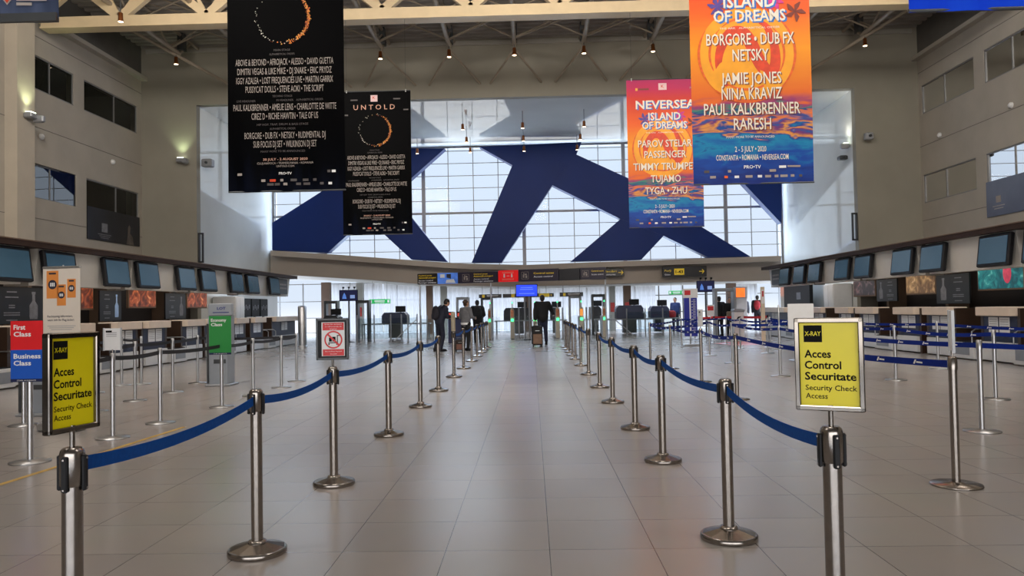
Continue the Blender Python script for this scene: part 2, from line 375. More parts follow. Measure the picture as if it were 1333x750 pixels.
# blue bracing in front of the glazing ----------------------------------
YF = YG - 1.15
def P(l, y=YF): return [at(a, b, y) for a, b in l]
br = thing('steel_brace', 'huge dark blue criss-cross steel bracing in front of the tall glazing', 'bracing', (0, YF, 0))
for pl in ([(624, 191), (757, 185), (750, 201), (719, 241), (653, 342), (614, 342), (667, 215)],
           [(735, 188), (757, 185), (750, 201), (818, 232), (916, 297), (977, 334), (922, 335), (864, 307), (808, 285), (719, 241)],
           [(808, 285), (864, 307), (835, 338), (743, 340.5)],
           [(579, 193), (426, 329), (354, 325.5), (354, 290), (417, 250), (507, 193)],
           [(582, 340.5), (535, 337.5), (477, 284), (511, 253)],
           [(925, 190), (971, 241), (1018, 291), (1018, 188)]):
    mb = MB(); dy_ = .012 * len(br.children); mb.prism([p - Vector((0, YF - dy_, 0)) for p in P(pl)], (0, .55, 0), BLUEP); fixn(mb.build('strut', br))
mb = MB(); mb.prism([at(x, y, YG - 1.2) for x, y in top] + [at(x, y + 7, YG - 1.2) for x, y in top[::-1]], (0, .7, 0), BANDM); fixn(struct(mb.build('trim_5')))
# security area: far window wall -----------------------------------------
mb = MB()
for k in range(25):
    x = -17.5 + k * 1.5
    mb.box((x, YC, 1.6), (.07, .08, 3.2), ALU)
for z in (.05, 1.0, 2.05, 3.15): mb.box((.5, YC, z), (36, .06, .05), ALU)
wi = struct(mb.build('window_10')); g = MB(); g.quad([(-17.5, YC, 0), (18.5, YC, 0), (18.5, YC, 3.4), (-17.5, YC, 3.4)], GLASS); g.build('pane', wi)
def curtain_mat():
    m = bpy.data.materials.new('white_sheer_curtain'); m.use_nodes = True; t = m.node_tree; t.nodes.clear()
    o = t.nodes.new('ShaderNodeOutputMaterial'); mx = t.nodes.new('ShaderNodeMixShader'); tl = t.nodes.new('ShaderNodeBsdfTranslucent'); df = t.nodes.new('ShaderNodeBsdfDiffuse'); tr = t.nodes.new('ShaderNodeBsdfTransparent'); m2 = t.nodes.new('ShaderNodeMixShader')
    n = t.nodes.new('ShaderNodeTexNoise'); co = t.nodes.new('ShaderNodeTexCoord'); mp = t.nodes.new('ShaderNodeMapping'); mp.inputs['Scale'].default_value = (7, 1, .2); rg = t.nodes.new('ShaderNodeMapRange'); rg.inputs['To Min'].default_value = .10; rg.inputs['To Max'].default_value = .45
    t.links.new(co.outputs['Object'], mp.inputs[0]); t.links.new(mp.outputs[0], n.inputs[0]); t.links.new(n.outputs['Fac'], rg.inputs[0])
    tl.inputs[0].default_value = (.40, .39, .39, 1); df.inputs[0].default_value = (.6, .59, .59, 1); mx.inputs[0].default_value = .2
    t.links.new(tl.outputs[0], mx.inputs[1]); t.links.new(df.outputs[0], mx.inputs[2]); t.links.new(rg.outputs[0], m2.inputs[0]); t.links.new(mx.outputs[0], m2.inputs[1]); t.links.new(tr.outputs[0], m2.inputs[2]); t.links.new(m2.outputs[0], o.inputs[0])
    return m
CURT = curtain_mat()
def curtain(x0, x1, label):
    mb = MB(); n = int((x1 - x0) / .05); vs = []
    for i in range(n + 1):
        x = x0 + (x1 - x0) * i / n; y = YC - .5 + .05 * math.sin(i * 1.1) + .03 * math.sin(i * .37 + 1)
        vs += [(x, y, .04), (x, y, 3.1)]
    mb.add(vs, [(2 * i, 2 * i + 2, 2 * i + 3, 2 * i + 1) for i in range(n)], CURT, True)
    return tag(mb.build('curtain'), label, 'curtain', 'sheer curtains of the security hall')
cx_ = [at(x, 400, YC - .5).x for x in (431, 498, 556, 580, 686, 796, 818, 856)]
curtain(cx_[0], cx_[1], 'white sheer curtain behind the walk-through arches at the left end')
curtain(cx_[1] + .08, cx_[2], 'white sheer curtain behind the green hanging exit sign')
curtain(cx_[2] + .08, cx_[4] - .1, 'white sheer curtain behind the three waiting passengers')
curtain(cx_[4] + .1, cx_[5] - .1, 'white sheer curtain behind the man with the suitcase')
curtain(cx_[5] + .1, cx_[7] - .1, 'white sheer curtain behind the dark baggage scanner on the right')
x9 = at(986, 400, YC - .5).x; curtain(at(956, 400, YC - .5).x, x9, 'white sheer curtain beside the right check-in row end')
# columns of the security area
COLB = mat('brown_column', srgb(110, 88, 74), .6, 0, .06, 2); COLG = mat('grey_column', srgb(165, 165, 160), .6, 0, .05, 2)
cn = 0
for px, w, m, y in ((425, .5, COLB, 44), (559.5, .36, COLB, 44), (578, .36, COLG, 44), (688, .40, COLB, 46), (797, .34, COLG, 45), (816.5, .42, COLB, 45), (952, .5, COLB, 44), (469, .40, COLG, 45.5)):
    mb = MB(); x = at(px, 400, y).x; mb.box((x, y, 1.55), (w, .4, 3.1), m)
    if px in (797, 816.5, 469): mb.box((x, y - .21, 1.35), (w * .7, .02, .55), mat('red_notice', srgb(190, 60, 55), .5, 0, .3, 14))
    struct(mb.build('pillar_hall' if not cn else 'pillar_hall.%03d' % cn)); cn += 1
# roof ------------------------------------------------------------------
DECK = mat('corrugated_roof_deck', (.30, .275, .25), .6, .0, .12, 2)
mb = MB(); vs = []; ys = []; y = -8.2
while y < YB: ys += [(y, 0), (y + .14, 0), (y + .18, -.07), (y + .32, -.07)]; y += .36
for yy, dz in ys: vs += [(WL - .5, yy, ROOF + dz), (WR + .5, yy, ROOF + dz)]
mb.add(vs, [(2 * i, 2 * i + 1, 2 * i + 3, 2 * i + 2) for i in range(len(ys) - 1)], DECK); struct(mb.build('ceiling'))
CREAM = mat('cream_truss_paint', srgb(205, 185, 150), .5, 0, .05, 3); TGREY = mat('grey_truss_paint', srgb(150, 138, 122), .5, 0, .08, 3)
# the wide cream girder across the hall
YT = 22.0
gd = thing('roof_girder', 'cream painted lattice girder spanning the hall under the roof', 'girder', (0, YT, 0))
mb = MB(); mb.box((0, 0, 10.06), (28.6, .34, .32), CREAM); mb.box((0, 0, 9.90), (28.6, .46, .05), CREAM); mb.build('bottom_chord', gd)
mb = MB(); mb.box((0, 0, 11.28), (28.6, .3, .22), CREAM); mb.build('top_chord', gd)
nx0 = at(157, 20, YT).x; sp = at(270, 20, YT).x - nx0
k = -1
while nx0 + k * sp < 14:
    x = nx0 + k * sp
    for dx, rr in ((-sp / 2, .12), (sp / 2, .12), (sp * .30, .07), (-sp * .22, .05)):
        mb = MB(); mb.bar((x, 0, 10.2), (x + dx, 0, 11.25), rr * 1.5, rr * 2, CREAM); mb.build('diagonal', gd)
    k += 1
# lengthwise roof trusses with a pair of splayed struts on the end wall
apx = [-12.3, -9.9, -7.5, -5.1, -2.7, -.43, 1.98, 4.36, 6.8, 9.2, 11.6]
YA = 26.4
for i, x in enumerate(apx):
    t = thing('roof_truss', 'grey lengthwise roof truss, %s from the left wall' % ORD[i], 'truss', (x, YA, 0), 0, 'lengthwise roof trusses')
    mb = MB(); mb.tube((0, -20, 10.62), (0, 0, 10.62), .075, TGREY, 10); mb.tube((0, 0, 10.62), (0, .05, 10.48), .05, TGREY); mb.build('bottom_chord', t)
    mb = MB(); mb.tube((0, -20, 11.32), (0, 1.5, 11.32), .06, TGREY, 10); mb.build('top_chord', t)
    y = -20.0; k = 0; mb = MB()
    while y < -.3:
        mb.tube((0, y, 10.62 if k % 2 == 0 else 11.32), (0, y + 1.2, 11.32 if k % 2 == 0 else 10.62), .038, TGREY, 6); y += 1.2; k += 1
    mb.tube((0, 0, 10.62), (0, .9, 11.3), .05, TGREY, 8); mb.build('web', t)
    mb = MB(); mb.box((0, .2, 11.1), (.2, .3, .6), DKGREY); mb.build('bracket', t)
    for s in (-1, 1):
        if (i == 0 and s < 0) or (i == len(apx) - 1 and s > 0): continue
        mb = MB(); L_ = .95
        if i == 0: mb.tube((-1.4, -1.6, 11.2), (1.75, YB - YA - .02, 9.62), .06, TGREY, 8)
        elif i == len(apx) - 1: mb.tube((1.4, -1.6, 11.2), (-1.75, YB - YA - .02, 9.62), .06, TGREY, 8)
        else: mb.tube((0, .03, 10.5), (s * L_, YB - YA - .02, 9.75), .04, TGREY, 8)
        mb.build('wall_strut', t)
# cross bracing under the deck between trusses
mb = MB()
for i in range(len(apx) - 1):
    xm = (apx[i] + apx[i + 1]) / 2
    for yb in (18.0, 20.4, 23.4, 25.8):
        mb.tube((apx[i], yb, 10.66), (xm + .5, yb, 11.4), .03, TGREY, 6); mb.tube((apx[i + 1], yb, 10.66), (xm - .5, yb, 11.4), .03, TGREY, 6)
    mb.tube((apx[i], 25.9, 10.66), (apx[i + 1], 23.4, 10.66), .025, TGREY, 6); mb.tube((apx[i + 1], 25.9, 11.3), (apx[i], 23.4, 11.3), .025, TGREY, 6)
struct(mb.build('ceiling_bracing'))
# lamps --------------------------------------------------------------
LAMPB = mat('copper_lamp_body', srgb(150, 90, 50), .35, .8, .05, 10); BULB = mat('glowing_bulb', (1, .8, .55), .5, 0, .02, 5, emit=6.0, ecol=(1, .78, .5))
def spot_lamp(loc, label, group, rod=.25, s=1.0, name='spot_lamp'):
    t = thing(name, label, 'lamp', loc, 0, group)
    mb = MB(); mb.tube((0, 0, 0), (0, 0, rod), .012, DKGREY, 6); mb.build('rod', t)
    mb = MB(); mb.lathe([(.02, .02), (.05 * s, 0), (.055 * s, -.16 * s), (.07 * s, -.2 * s)], LAMPB, n=12); mb.build('body', t)
    mb = MB(); mb.lathe([(.0001, -.215 * s), (.055 * s, -.205 * s), (.055 * s, -.19 * s)], BULB, n=12); mb.build('bulb', t)
    return t
for i, x in enumerate(apx):
    spot_lamp((x, YA - .25, 10.42), 'copper spotlight hung at the end of the %s roof truss from the left wall' % ORD[i], 'spotlights along the end wall', .2, 1.25)
for px, py, i in ((157, 17, 0), (425, 3, 1)):
    p = at(px, py, 20.5); spot_lamp(p, ['copper spotlight in front of the cream girder by the left corner', 'copper spotlight hung near the girder between black banners'][i], 'girder spotlights', .4, 1.2)
rows = [((602, 152), (607, 168), (612, 183)), ((680, 151), (681, 168), (682, 184)), ((760, 148), (755, 163), (751, 183)), ((470, 152), (500, 168), (543, 186))]
for r, pts in enumerate(rows):
    for k, (px, py) in enumerate(pts):
        y = (30, 32.3, 34.4)[k]; x = at(px, py, y).x
        spot_lamp((x, y, BZ - .48), 'pendant spotlight under the white soffit, %s one of the %s row from the black banners' % (['front', 'middle', 'rear'][k], ['second', 'third', 'fourth', 'first'][r]), 'soffit pendants', .48, 1.1, 'pendant_lamp')
def wall_lamp(loc, face, label, col, e):
    t = thing('wall_uplight', label, 'lamp', loc, math.atan2(face[1], face[0]))
    mb = MB(); mb.bev((.12, 0, -.05), (.24, .3, .16), GREYM, .03); mb.build('body', t)
    mb = MB(); mb.box((.13, 0, .04), (.16, .22, .02), mat('lit_lens', (1, 1, .85), .4, 0, .02, 4, emit=5, ecol=(.9, 1, .75))); mb.build('lens', t)
    mb = MB(); mb.bev((.24, .2, -.1), (.3, .16, .2), GREYM, .03); mb.build('floodlight_head', t)
    d = bpy.data.lights.new('uplight', 'SPOT'); d.energy = e; d.color = col; d.spot_size = 1.6; d.spot_blend = .8; d.shadow_soft_size = .1
    o = bpy.data.objects.new('uplight', d); COL.objects.link(o); o.parent = t; o.location = (.2, 0, .1); o.rotation_euler = (0, math.pi - .12, 0)
p = atx(20, 143, WL + .36); wall_lamp((WL + .36, 20.95, p.z), (1, 0), 'grey uplight fixed on the pale pilaster at the left edge', (.85, 1, .6), 45)
p = at(238, 208, YB); wall_lamp((p.x, YB - .02, p.z), (0, -1), 'grey uplight glowing green on the end wall beside the black banner', (.8, 1, .6), 40)
p = at(1104, 184, YB); wall_lamp((BX1 - .02, YB + .6, p.z), (-1, 0), 'grey uplight on the right glossy reveal of the end wall', (1, .95, .8), 30)
def small_box(name, loc, d, m, label, cat, lens=True):
    t = thing(name, label, cat, loc)
    mb = MB(); mb.bev((0, 0, 0), d, m, .03); mb.build('housing', t)
    mb = MB(); mb.lathe([(.05, 0), (.05, .08), (.02, .1)], DKGREY, n=10); o = mb.build('lens', t); o.rotation_euler = (math.radians(90), 0, 0); o.location = (0, -d[1] / 2 + .02, 0)
    mb = MB(); mb.box((0, d[1] / 2 + .06, 0), (.08, .14, .08), m); mb.build('bracket', t)
p = at(264, 212, YB + .2); small_box('floodlight', (BX0 + .3, YB + .3, p.z), (.4, .3, .3), GREYM, 'grey floodlight at the left edge of the wall opening', 'floodlight')
p = at(1101, 205, YB + .4); small_box('security_camera', (BX1 - .3, YB + .5, p.z), (.3, .3, .16), DKGREY, 'dark security camera under the uplight on the right reveal', 'camera')
p = at(1126, 180, YB); small_box('wall_speaker', (p.x, YB - .3, p.z), (.28, .24, .26), GREYM, 'small grey box fixed on the end wall right of the opening', 'speaker')
for i, (px, py, X_) in enumerate(((53, 178, WL), (146, 211, WL), (1224, 176, WR), (1317, 137, WR))):
    p = atx(px, py, X_); t = thing('smoke_detector', ['round white detector between the left windows nearer the pilaster', 'round white detector between the left windows nearer the corner', 'round white detector between the right windows nearer the corner', 'round white detector on the right wall nearer the camera'][i], 'detector', p)
    mb = MB(); mb.lathe([(.09, 0), (.09, .05), (.05, .09), (.0001, .1)], WHITE, n=14); o = mb.build('dome', t); o.rotation_euler = (0, math.radians(90 if X_ < 0 else -90), 0)
for i, (px, py0, py1, X_) in enumerate(((265, 304, 341, BX0), (1109, 278, 312, BX1))):
    a, b = at(px, py0, YB + .05), at(px, py1, YB + .05); sg = 1 if i == 0 else -1
    t = thing('wall_grab_rail', ['dark slotted bracket on the left edge of the wall opening', 'dark slotted bracket on the right edge of the wall opening'][i], 'bracket', (X_ + sg * .1, YB + .1, (a.z + b.z) / 2)); h = a.z - b.z
    mb = MB()
    for s in (-1, 1): mb.box((s * .07, 0, 0), (.06, .06, h), DKGREY)
    for s in (-1, 1): mb.box((0, 0, s * h / 2), (.2, .06, .06), DKGREY)
    mb.build('rail', t)
# ================================================================== belt posts
def belt(p0, p1, m, parent, off, sag=.05, wide=.05, printed=False, name='belt'):
    p0 = Vector(p0) - off; p1 = Vector(p1) - off; n = 12; mb = MB(); vs = []
    d = (p1 - p0); d.z = 0; L = d.length; d.normalize(); s = Vector((-d.y, d.x, 0)) * .0012
    cs = []
    for i in range(n + 1):
        t = i / n; c = p0.lerp(p1, t) - Vector((0, 0, sag * 4 * t * (1 - t))); cs.append(c)
        h = Vector((0, 0, wide / 2)); vs += [c - s - h, c - s + h, c + s + h, c + s - h]
    fs = []
    for i in range(n):
        for a in range(4): fs.append((i * 4 + a, i * 4 + (a + 1) % 4, i * 4 + 4 + (a + 1) % 4, i * 4 + 4 + a))
    mb.add(vs, fs, m)
    if printed:
        # white printed mark repeated along the webbing: a slanting tail shape and a word-like bar
        k = .45
        while k < L - .2:
            t = k / L; c = p0.lerp(p1, t) - Vector((0, 0, sag * 4 * t * (1 - t)))
            for sd in (-1, 1):
                o = s * sd * 2.4; a = d * sd * (-1 if True else 1)
                q = lambda u, v: c + o + a * u + Vector((0, 0, v))
                mb.quad([q(-.07, -.017), q(-.045, -.017), q(-.02, .018), q(-.045, .018)], PRINT_W)
                mb.quad([q(-.025, -.008), q(.07, -.008), q(.07, .006), q(-.02, .006)], PRINT_W)
            k += .62
    o = mb.build(name, parent); return o
def classic_post(loc, rz, label, group, H=.95, name='belt_post', r=.033):
    t = thing(name, label, 'belt post', loc, rz, group)
    mb = MB(); mb.lathe([(.163, .0), (.167, .006), (.167, .026), (.160, .034)], STEEL, n=40); mb.lathe([(.158, .034), (.052, .062)], STEEL, n=10, smooth=False); mb.lathe([(.054, .060), (.05, .075), (.036, .078)], STEEL, n=24); mb.build('base', t)
    mb = MB(); mb.lathe([(r, .07), (r, H - .12)], STEEL, n=28); mb.build('pole', t)
    mb = MB(); mb.lathe([(r + .001, H - .13), (.039, H - .125), (.039, H - .02), (.036, H - .008), (.028, H)], STEEL, n=28); mb.lathe([(.028, H), (.0001, H + .001)], DKGREY if name != 'sign_post' else STEEL, n=28); mb.build('head', t)
    for k in range(4):
        a = k * math.pi / 2; mb = MB(); c, s = math.cos(a), math.sin(a)
        mb.bev((c * .043, s * .043, H - .085), (.014, .022, .12), BLACK, .004, a)
        mb.box((c * .0515, s * .0515, H - .035), (.003, .006, .006), STEEL, a); mb.box((c * .0515, s * .0515, H - .135), (.003, .006, .006), STEEL, a)
        mb.build('belt_clip', t)
    return t
LX, RX = -1.62, 1.15
lys = [2.56, 4.42, 6.14, 8.5, 10.92, 13.05, 15.64, 17.87, 20.29, 22.32, 24.33, 25.9, 27.2]
rys = [2.78, 4.60, 6.88, 8.70, 11.09, 13.18, 15.72, 18.19, 20.4, 21.99, 23.73, 25.2, 26.6]
for side, X, ysl in (('left', LX, lys), ('right', RX, rys)):
    posts = []
    for i, y in enumerate(ysl):
        x = X + (.05 if side == 'left' else -.08) * (i == 0)
        extra = ' with a yellow security sign' if i == 0 else (' with the red no-trolley sign' if (side == 'left' and i == 2) else (' with an upright paper holder' if side == 'left' and i == 6 else ''))
        sg = i == 0 or (side == 'left' and i in (2, 6))
        t = classic_post((x, y, 0), math.radians(28 if (side == 'right' and i == 0) else 0), 'brushed steel belt post%s, %s in the aisle\'s %s row' % (extra, ORD[i], side), 'belt posts of the %s aisle row' % side, name='sign_post' if sg else 'belt_post')
        posts.append(t)
    for i in range(len(posts) - 1):
        if side == 'left' and i == 5: continue
        if side == 'right' and i in (5,): continue
        t = posts[i]; a = t.location; b = posts[i + 1].location
        z = .885; d = (b - a).normalized()
        p0 = Vector((a.x, a.y, z)) + d * .045; p1 = Vector((b.x, b.y, z)) - d * .045
        t.rotation_euler.z = 0
        belt(p0, p1, BELT, t, Vector(t.location), sag=.045)
    if side == 'left': LPOST = posts
    else: RPOST = posts
# sign heads ------------------------------------------------------------
YEL = mat('yellow_sign_print', srgb(226, 210, 0), .35, 0, .03, 6)
REDS = mat('red_sign_print', srgb(205, 40, 45), .45, 0, .04, 8)
def sign_head(post, w, h, a, z0, ptype):
    """chrome picture frame on a thin rod above the post; a = turn about the vertical"""
    mb = MB(); mb.tube((0, 0, .94), (0, 0, z0 + .02), .009, CHROME, 12); mb.build('sign_rod', post)
    fr = MB(); b = .018; dp = .03
    CF = CHROME if ptype == 'xray' else DKGREY
    for s in (-1, 1):
        fr.bev((s * (w / 2 - b / 2), 0, z0 + h / 2), (b, dp, h), CF, .003)
        fr.bev((0, 0, z0 + h / 2 + s * (h / 2 - b / 2)), (w, dp, b), CF, .003)
    f = fr.build('sign_frame', post); f.rotation_euler.z = a - post.rotation_euler.z
    pm = MB(); y = -dp / 2 + .014
    pm.box((0, y + .002, z0 + h / 2), (w - .03, .004, h - .03), {'xray': YEL, 'trolley': BLACK}[ptype])
    pm.box((0, dp / 2 - .006, z0 + h / 2), (w - .03, .004, h - .03), PAPER)
    if ptype == 'trolley': pm.box((.006, y - .0002, z0 + h / 2), (w - .075, .004, h - .06), PAPER)
    pm.build('sign_panel', f)
    y -= .001; L = MB(); ux, uz = Vector((1, 0, 0)), Vector((0, 0, 1)); x0 = -w / 2 + b
    iw, ih = w - 2 * b, h - 2 * b; zt = z0 + h - b
    if ptype == 'trolley': iw, ih = w - .075, h - .06; x0 = .006 - iw / 2; zt = z0 + h - .03; y -= .0022
    Q = lambda u, v: Vector((x0 + u * iw, y, zt - v * ih))
    if ptype == 'xray':
        k = MB(); k.quad([Q(.07, .235), Q(.39, .235), Q(.39, .03), Q(.07, .03)], PRINT_K); k.build('black_square', f)
        L.f  # lettering
        yy = Vector((0, -.0012, 0))
        text(L, 'X-RAY', Q(.23, .13) + yy, ux, uz, .016, mat('yellow_letter_print', srgb(226, 210, 0), .4, 0, .02, 9), w=iw * .28, bold=.012)
        for s, v, hh, ww in (('Acces', .375, .0275, .46), ('Control', .51, .0275, .63), ('Securitate', .645, .0275, .88)):
            text(L, s, Q(.075, v), ux, uz, hh, PRINT_K, w=iw * ww, align='l', bold=.024)
        for s, v, ww in (('Security Check', .785, .88), ('Access', .885, .38)):
            text(L, s, Q(.08, v), ux, uz, .019, PRINT_K, w=iw * ww, align='l', bold=.01)
    else:
        L.quad([Q(.05, .24), Q(.97, .24), Q(.97, .02), Q(.05, .02)], REDS); L.quad([Q(.05, .99), Q(.97, .99), Q(.97, .80), Q(.05, .80)], REDS)
        e = Vector((0, -.0012, 0))
        for s, v in (('Interzis accesul', .06), ('cu cărucioarele de', .13), ('bagaje', .20), ('No trolleys beyond', .86), ('this point', .935)):
            text(L, s, Q(.51, v) + e, ux, uz, .0085, PRINT_W, w=iw * (.72 if len(s) > 12 else .3))
        c = Q(.51, .52); n = 32; R, r = .072, .060
        for i in range(n):
            t0, t1 = 2 * math.pi * i / n, 2 * math.pi * (i + 1) / n
            L.quad([c + e + Vector((math.cos(t) * q, 0, math.sin(t) * q)) for t, q in ((t0, r), (t1, r), (t1, R), (t0, R))], REDS)
        # trolley pictogram
        bx = lambda u0, v0, u1, v1: L.quad([c + Vector((u0, 0, v0)), c + Vector((u1, 0, v0)), c + Vector((u1, 0, v1)), c + Vector((u0, 0, v1))], PRINT_K)
        bx(-.04, -.028, .036, -.021); bx(.028, -.03, .035, .036); bx(.028, .03, .05, .037); bx(-.035, -.015, -.012, .018); bx(-.008, -.015, .018, .024); bx(-.04, -.042, -.03, -.03); bx(.022, -.042, .032, -.03)
        L.quad([c + e * 1.5 + Vector(v) for v in ((-.052, 0, .042), (-.042, 0, .052), (.052, 0, -.042), (.042, 0, -.052))], REDS)
    L.build('lettering', f)
sign_head(LPOST[0], .215, .335, math.radians(76), 1.005, 'xray')
sign_head(RPOST[0], .232, .335, math.radians(-27), 1.005, 'xray')
sign_head(LPOST[2], .258, .335, math.radians(8), 1.005, 'trolley')
LPOST[0].children[0].parent
mb = MB(); mb.lathe([(.045, .95), (.045, 1.32), (.04, 1.34)], mat('clear_holder', srgb(150, 140, 120), .2, 0, .3, 9), n=16); mb.build('paper_holder', LPOST[6])
# flat-base posts of the check-in lanes ------------------------------------
def flat_post(loc, label, group, H=.97, steel=None, r=.026, cap=None):
    t = thing('lane_post', label, 'belt post', loc, 0, group); S = steel or STEEL2
    mb = MB(); mb.lathe([(.178, 0), (.182, .006), (.178, .013), (.06, .022), (.04, .03)], S, n=36); mb.build('base', t)
    mb = MB(); mb.lathe([(r, .02), (r, H - .1)], S, n=20); mb.build('pole', t)
    mb = MB(); mb.lathe([(r + .004, H - .1), (r + .004, H - .01), (r - .004, H), (.0001, H)], cap or S, n=20); mb.build('head', t)
    return t
lane_px = [('outer', [(39.4, 601.8), (147, 570.5), (208.8, 551), (289, 530), (329.7, 515.5), (366.5, 504.8), (386.4, 496.5)]),
           ('middle', [(31, 554), (124, 536), (176, 522), (225, 511), (257.6, 499)]),
           ('inner', [(122, 511.7), (158.5, 502), (184, 500.5)])]
LANE = {}
LDESC = {'outer': 'in the aisle-side row', 'middle': 'in the middle row', 'inner': 'in the desk-side row'}
for nm, pl in lane_px:
    LANE[nm] = []
    for i, p in enumerate(pl):
        w = fl(*p); hang = {('outer', 0): ' with red and blue class sign', ('outer', 3): ' with green class sign', ('outer', 1): ' with a white paper sign'}.get((nm, i), '')
        t = flat_post(w, 'slim black-belt post%s, %s %s' % (hang, ORD[i], LDESC[nm]), 'silver posts of the left lanes')
        LANE[nm].append(t)
    L = LANE[nm]
    for i in range(len(L) - 1):
        a, b = L[i].location, L[i + 1].location; d = (b - a).normalized()
        belt(a + Vector((0, 0, .91)) + d * .03, b + Vector((0, 0, .91)) - d * .03, BELTK, L[i], Vector(a), sag=.02)
# black cross belts closing lanes
for a, b in ((LANE['outer'][0], LANE['middle'][0]), (LANE['outer'][6], LANE['middle'][4])):
    d = (b.location - a.location).normalized()
    belt(a.location + Vector((0, 0, .91)) + d * .03, b.location + Vector((0, 0, .91)) - d * .03, BELTK, a, Vector(a.location), sag=.03)
rl_px = [('aisle', [(1245, 632), (959.6, 520), (913.6, 497), (873.7, 480), (846.7, 469)]),
         ('second', [(1278.5, 562), (1016, 490), (953.5, 473), (924, 463), (887.5, 451)]),
         ('third', [(1296.4, 520), (1166.4, 495), (1037, 469), (999.5, 460), (964, 454), (946, 448)]),
         ('desk', [(1221.7, 480), (1060, 459), (1003, 452)])]
RDESC = {'aisle': 'in the aisle-side row', 'second': 'in the second row from aisle', 'third': 'in the third row from aisle', 'desk': 'in the desk-side row'}
RL = {}
for nm, pl in rl_px:
    RL[nm] = []
    for i, p in enumerate(pl):
        w = fl(*p); hang = {('aisle', 0): ' bearing a folded paper sign', ('aisle', 2): ' bearing a white paper sheet', ('third', 2): ' beside the white board'}.get((nm, i), '')
        tall = nm == 'second' and i == 1
        t = flat_post(w, 'slim blue-belt post%s%s, %s %s' % (' with a tall upper rod' if tall else '', hang, ORD[i], RDESC[nm]), 'silver posts of the right lanes', steel=STEEL if nm == 'aisle' else None, r=.03 if nm == 'aisle' else .026)
        if tall: mb = MB(); mb.lathe([(.014, .95), (.014, 1.36), (.0001, 1.37)], STEEL2, n=10); mb.build('upper_rod', t)
        RL[nm].append(t)
    L = RL[nm]
    for i in range(len(L) - 1):
        a, b = L[i].location, L[i + 1].location; d = (b - a).normalized()
        belt(a + Vector((0, 0, .91)) + d * .03, b + Vector((0, 0, .91)) - d * .03, BELT2, L[i], Vector(a), sag=.05, wide=.055, printed=True)
for nm, e in (('second', (6.5, 6.6, .91)), ('third', (7.6, 8.9, .91))):
    a = RL[nm][0]; p = Vector(e); d = (p - a.location).normalized(); d.z = 0
    belt(a.location + Vector((0, 0, .91)) + d * .03, p, BELT2, a, Vector(a.location), sag=.02, wide=.055, printed=True)
    post = flat_post((p.x, p.y, 0), 'slim silver post past the right frame edge ending a printed blue belt, %s row' % nm, 'silver posts of the right lanes')
a = RL['desk'][0]; e = Vector((8.4, 11.5, .91)); d = (e - a.location).normalized(); d.z = 0
belt(a.location + Vector((0, 0, .91)) + d * .03, e, BELT2, a, Vector(a.location), sag=.03, wide=.055, printed=True)
post = flat_post((e.x, e.y, 0), 'slim silver post past the right frame edge by the check-in desks', 'silver posts of the right lanes')
for (na, ia), (nb, ib) in ((('aisle', 4), ('second', 4)), (('second', 2), ('third', 2)), (('second', 4), ('third', 5)), (('third', 3), ('desk', 1)), (('aisle', 3), ('second', 3))):
    a, b = RL[na][ia], RL[nb][ib]; d = (b.location - a.location).normalized()
    belt(a.location + Vector((0, 0, .91)) + d * .03, b.location + Vector((0, 0, .91)) - d * .03, BELT2, a, Vector(a.location), sag=.03, wide=.055, printed=True)
# red belts at the far right lanes
REDB = mat('red_belt_webbing', srgb(200, 20, 25), .6, 0, .1, 40)
rp_ = [fl(930, 443), fl(958, 441), fl(1000, 443.5)]; pr = []
for i, w in enumerate(rp_): pr.append(flat_post(w, 'distant slim post holding a red belt, %s from the blue baggage gauge' % ORD[i], 'posts with red belts', cap=BLACK))
for a, b in zip(pr, pr[1:]):
    d = (b.location - a.location).normalized(); belt(a.location + Vector((0, 0, .9)) + d * .03, b.location + Vector((0, 0, .9)) - d * .03, REDB, a, Vector(a.location), sag=.03, wide=.09)
w = fl(905, 443.5); a = flat_post(w, 'distant slim post of the red belt beside the blue baggage gauge', 'posts with red belts', cap=BLACK)
d = (pr[0].location - w).normalized(); belt(w + Vector((0, 0, .9)) + d * .03, pr[0].location + Vector((0, 0, .9)) - d * .03, REDB, a, Vector(w), sag=.03, wide=.09)
# hanging class signs -------------------------------------------------------
BLUES = mat('blue_sign_print', srgb(15, 85, 190), .4, 0, .03, 8); REDS2 = mat('bright_red_sign_print', srgb(222, 20, 30), .4, 0, .03, 8); GREENS = mat('green_sign_print', srgb(38, 140, 62), .4, 0, .03, 8); NAVY = mat('navy_print', srgb(15, 25, 70), .4, 0, .03, 8)
def class_sign(post, w, z0, z1, parts, foot):
    p = MB(); y = -.045; p.box((0, y, (z0 + z1) / 2), (w, .012, z1 - z0), parts[0][0])
    h = (z1 - z0 - .03) / len(parts)
    zt = z1
    for k, (m, lines) in enumerate(parts):
        p.box((0, y - .0065, zt - h / 2), (w, .003, h), m); zt -= h
    p.box((0, y - .0065, z0 + .015), (w, .003, .03), NAVY)
    p.box((0, -.02, z0 + (z1 - z0) * .75), (.06, .04, .05), STEEL2)
    s = p.build('class_sign', post); L = MB(); zt = z1
    for k, (m, lines) in enumerate(parts):
        for j, ln in enumerate(lines): text(L, ln, (-w / 2 + .03, y - .0095, zt - .06 - j * .066), (1, 0, 0), (0, 0, 1), .045, PRINT_W, w=(.034 if len(ln) < 6 else .033) * len(ln) if ln != 'First' else .115, align='l', bold=.025)
        zt -= h
    text(L, foot, (0, y - .0095, z0 + .015), (1, 0, 0), (0, 0, 1), .012, PRINT_W, w=w * .6)
    L.build('lettering', s)
class_sign(LANE['outer'][0], .31, .775, 1.36, [(REDS2, ['First', 'Class']), (BLUES, ['Business', 'Class'])], 'STAR ALLIANCE')
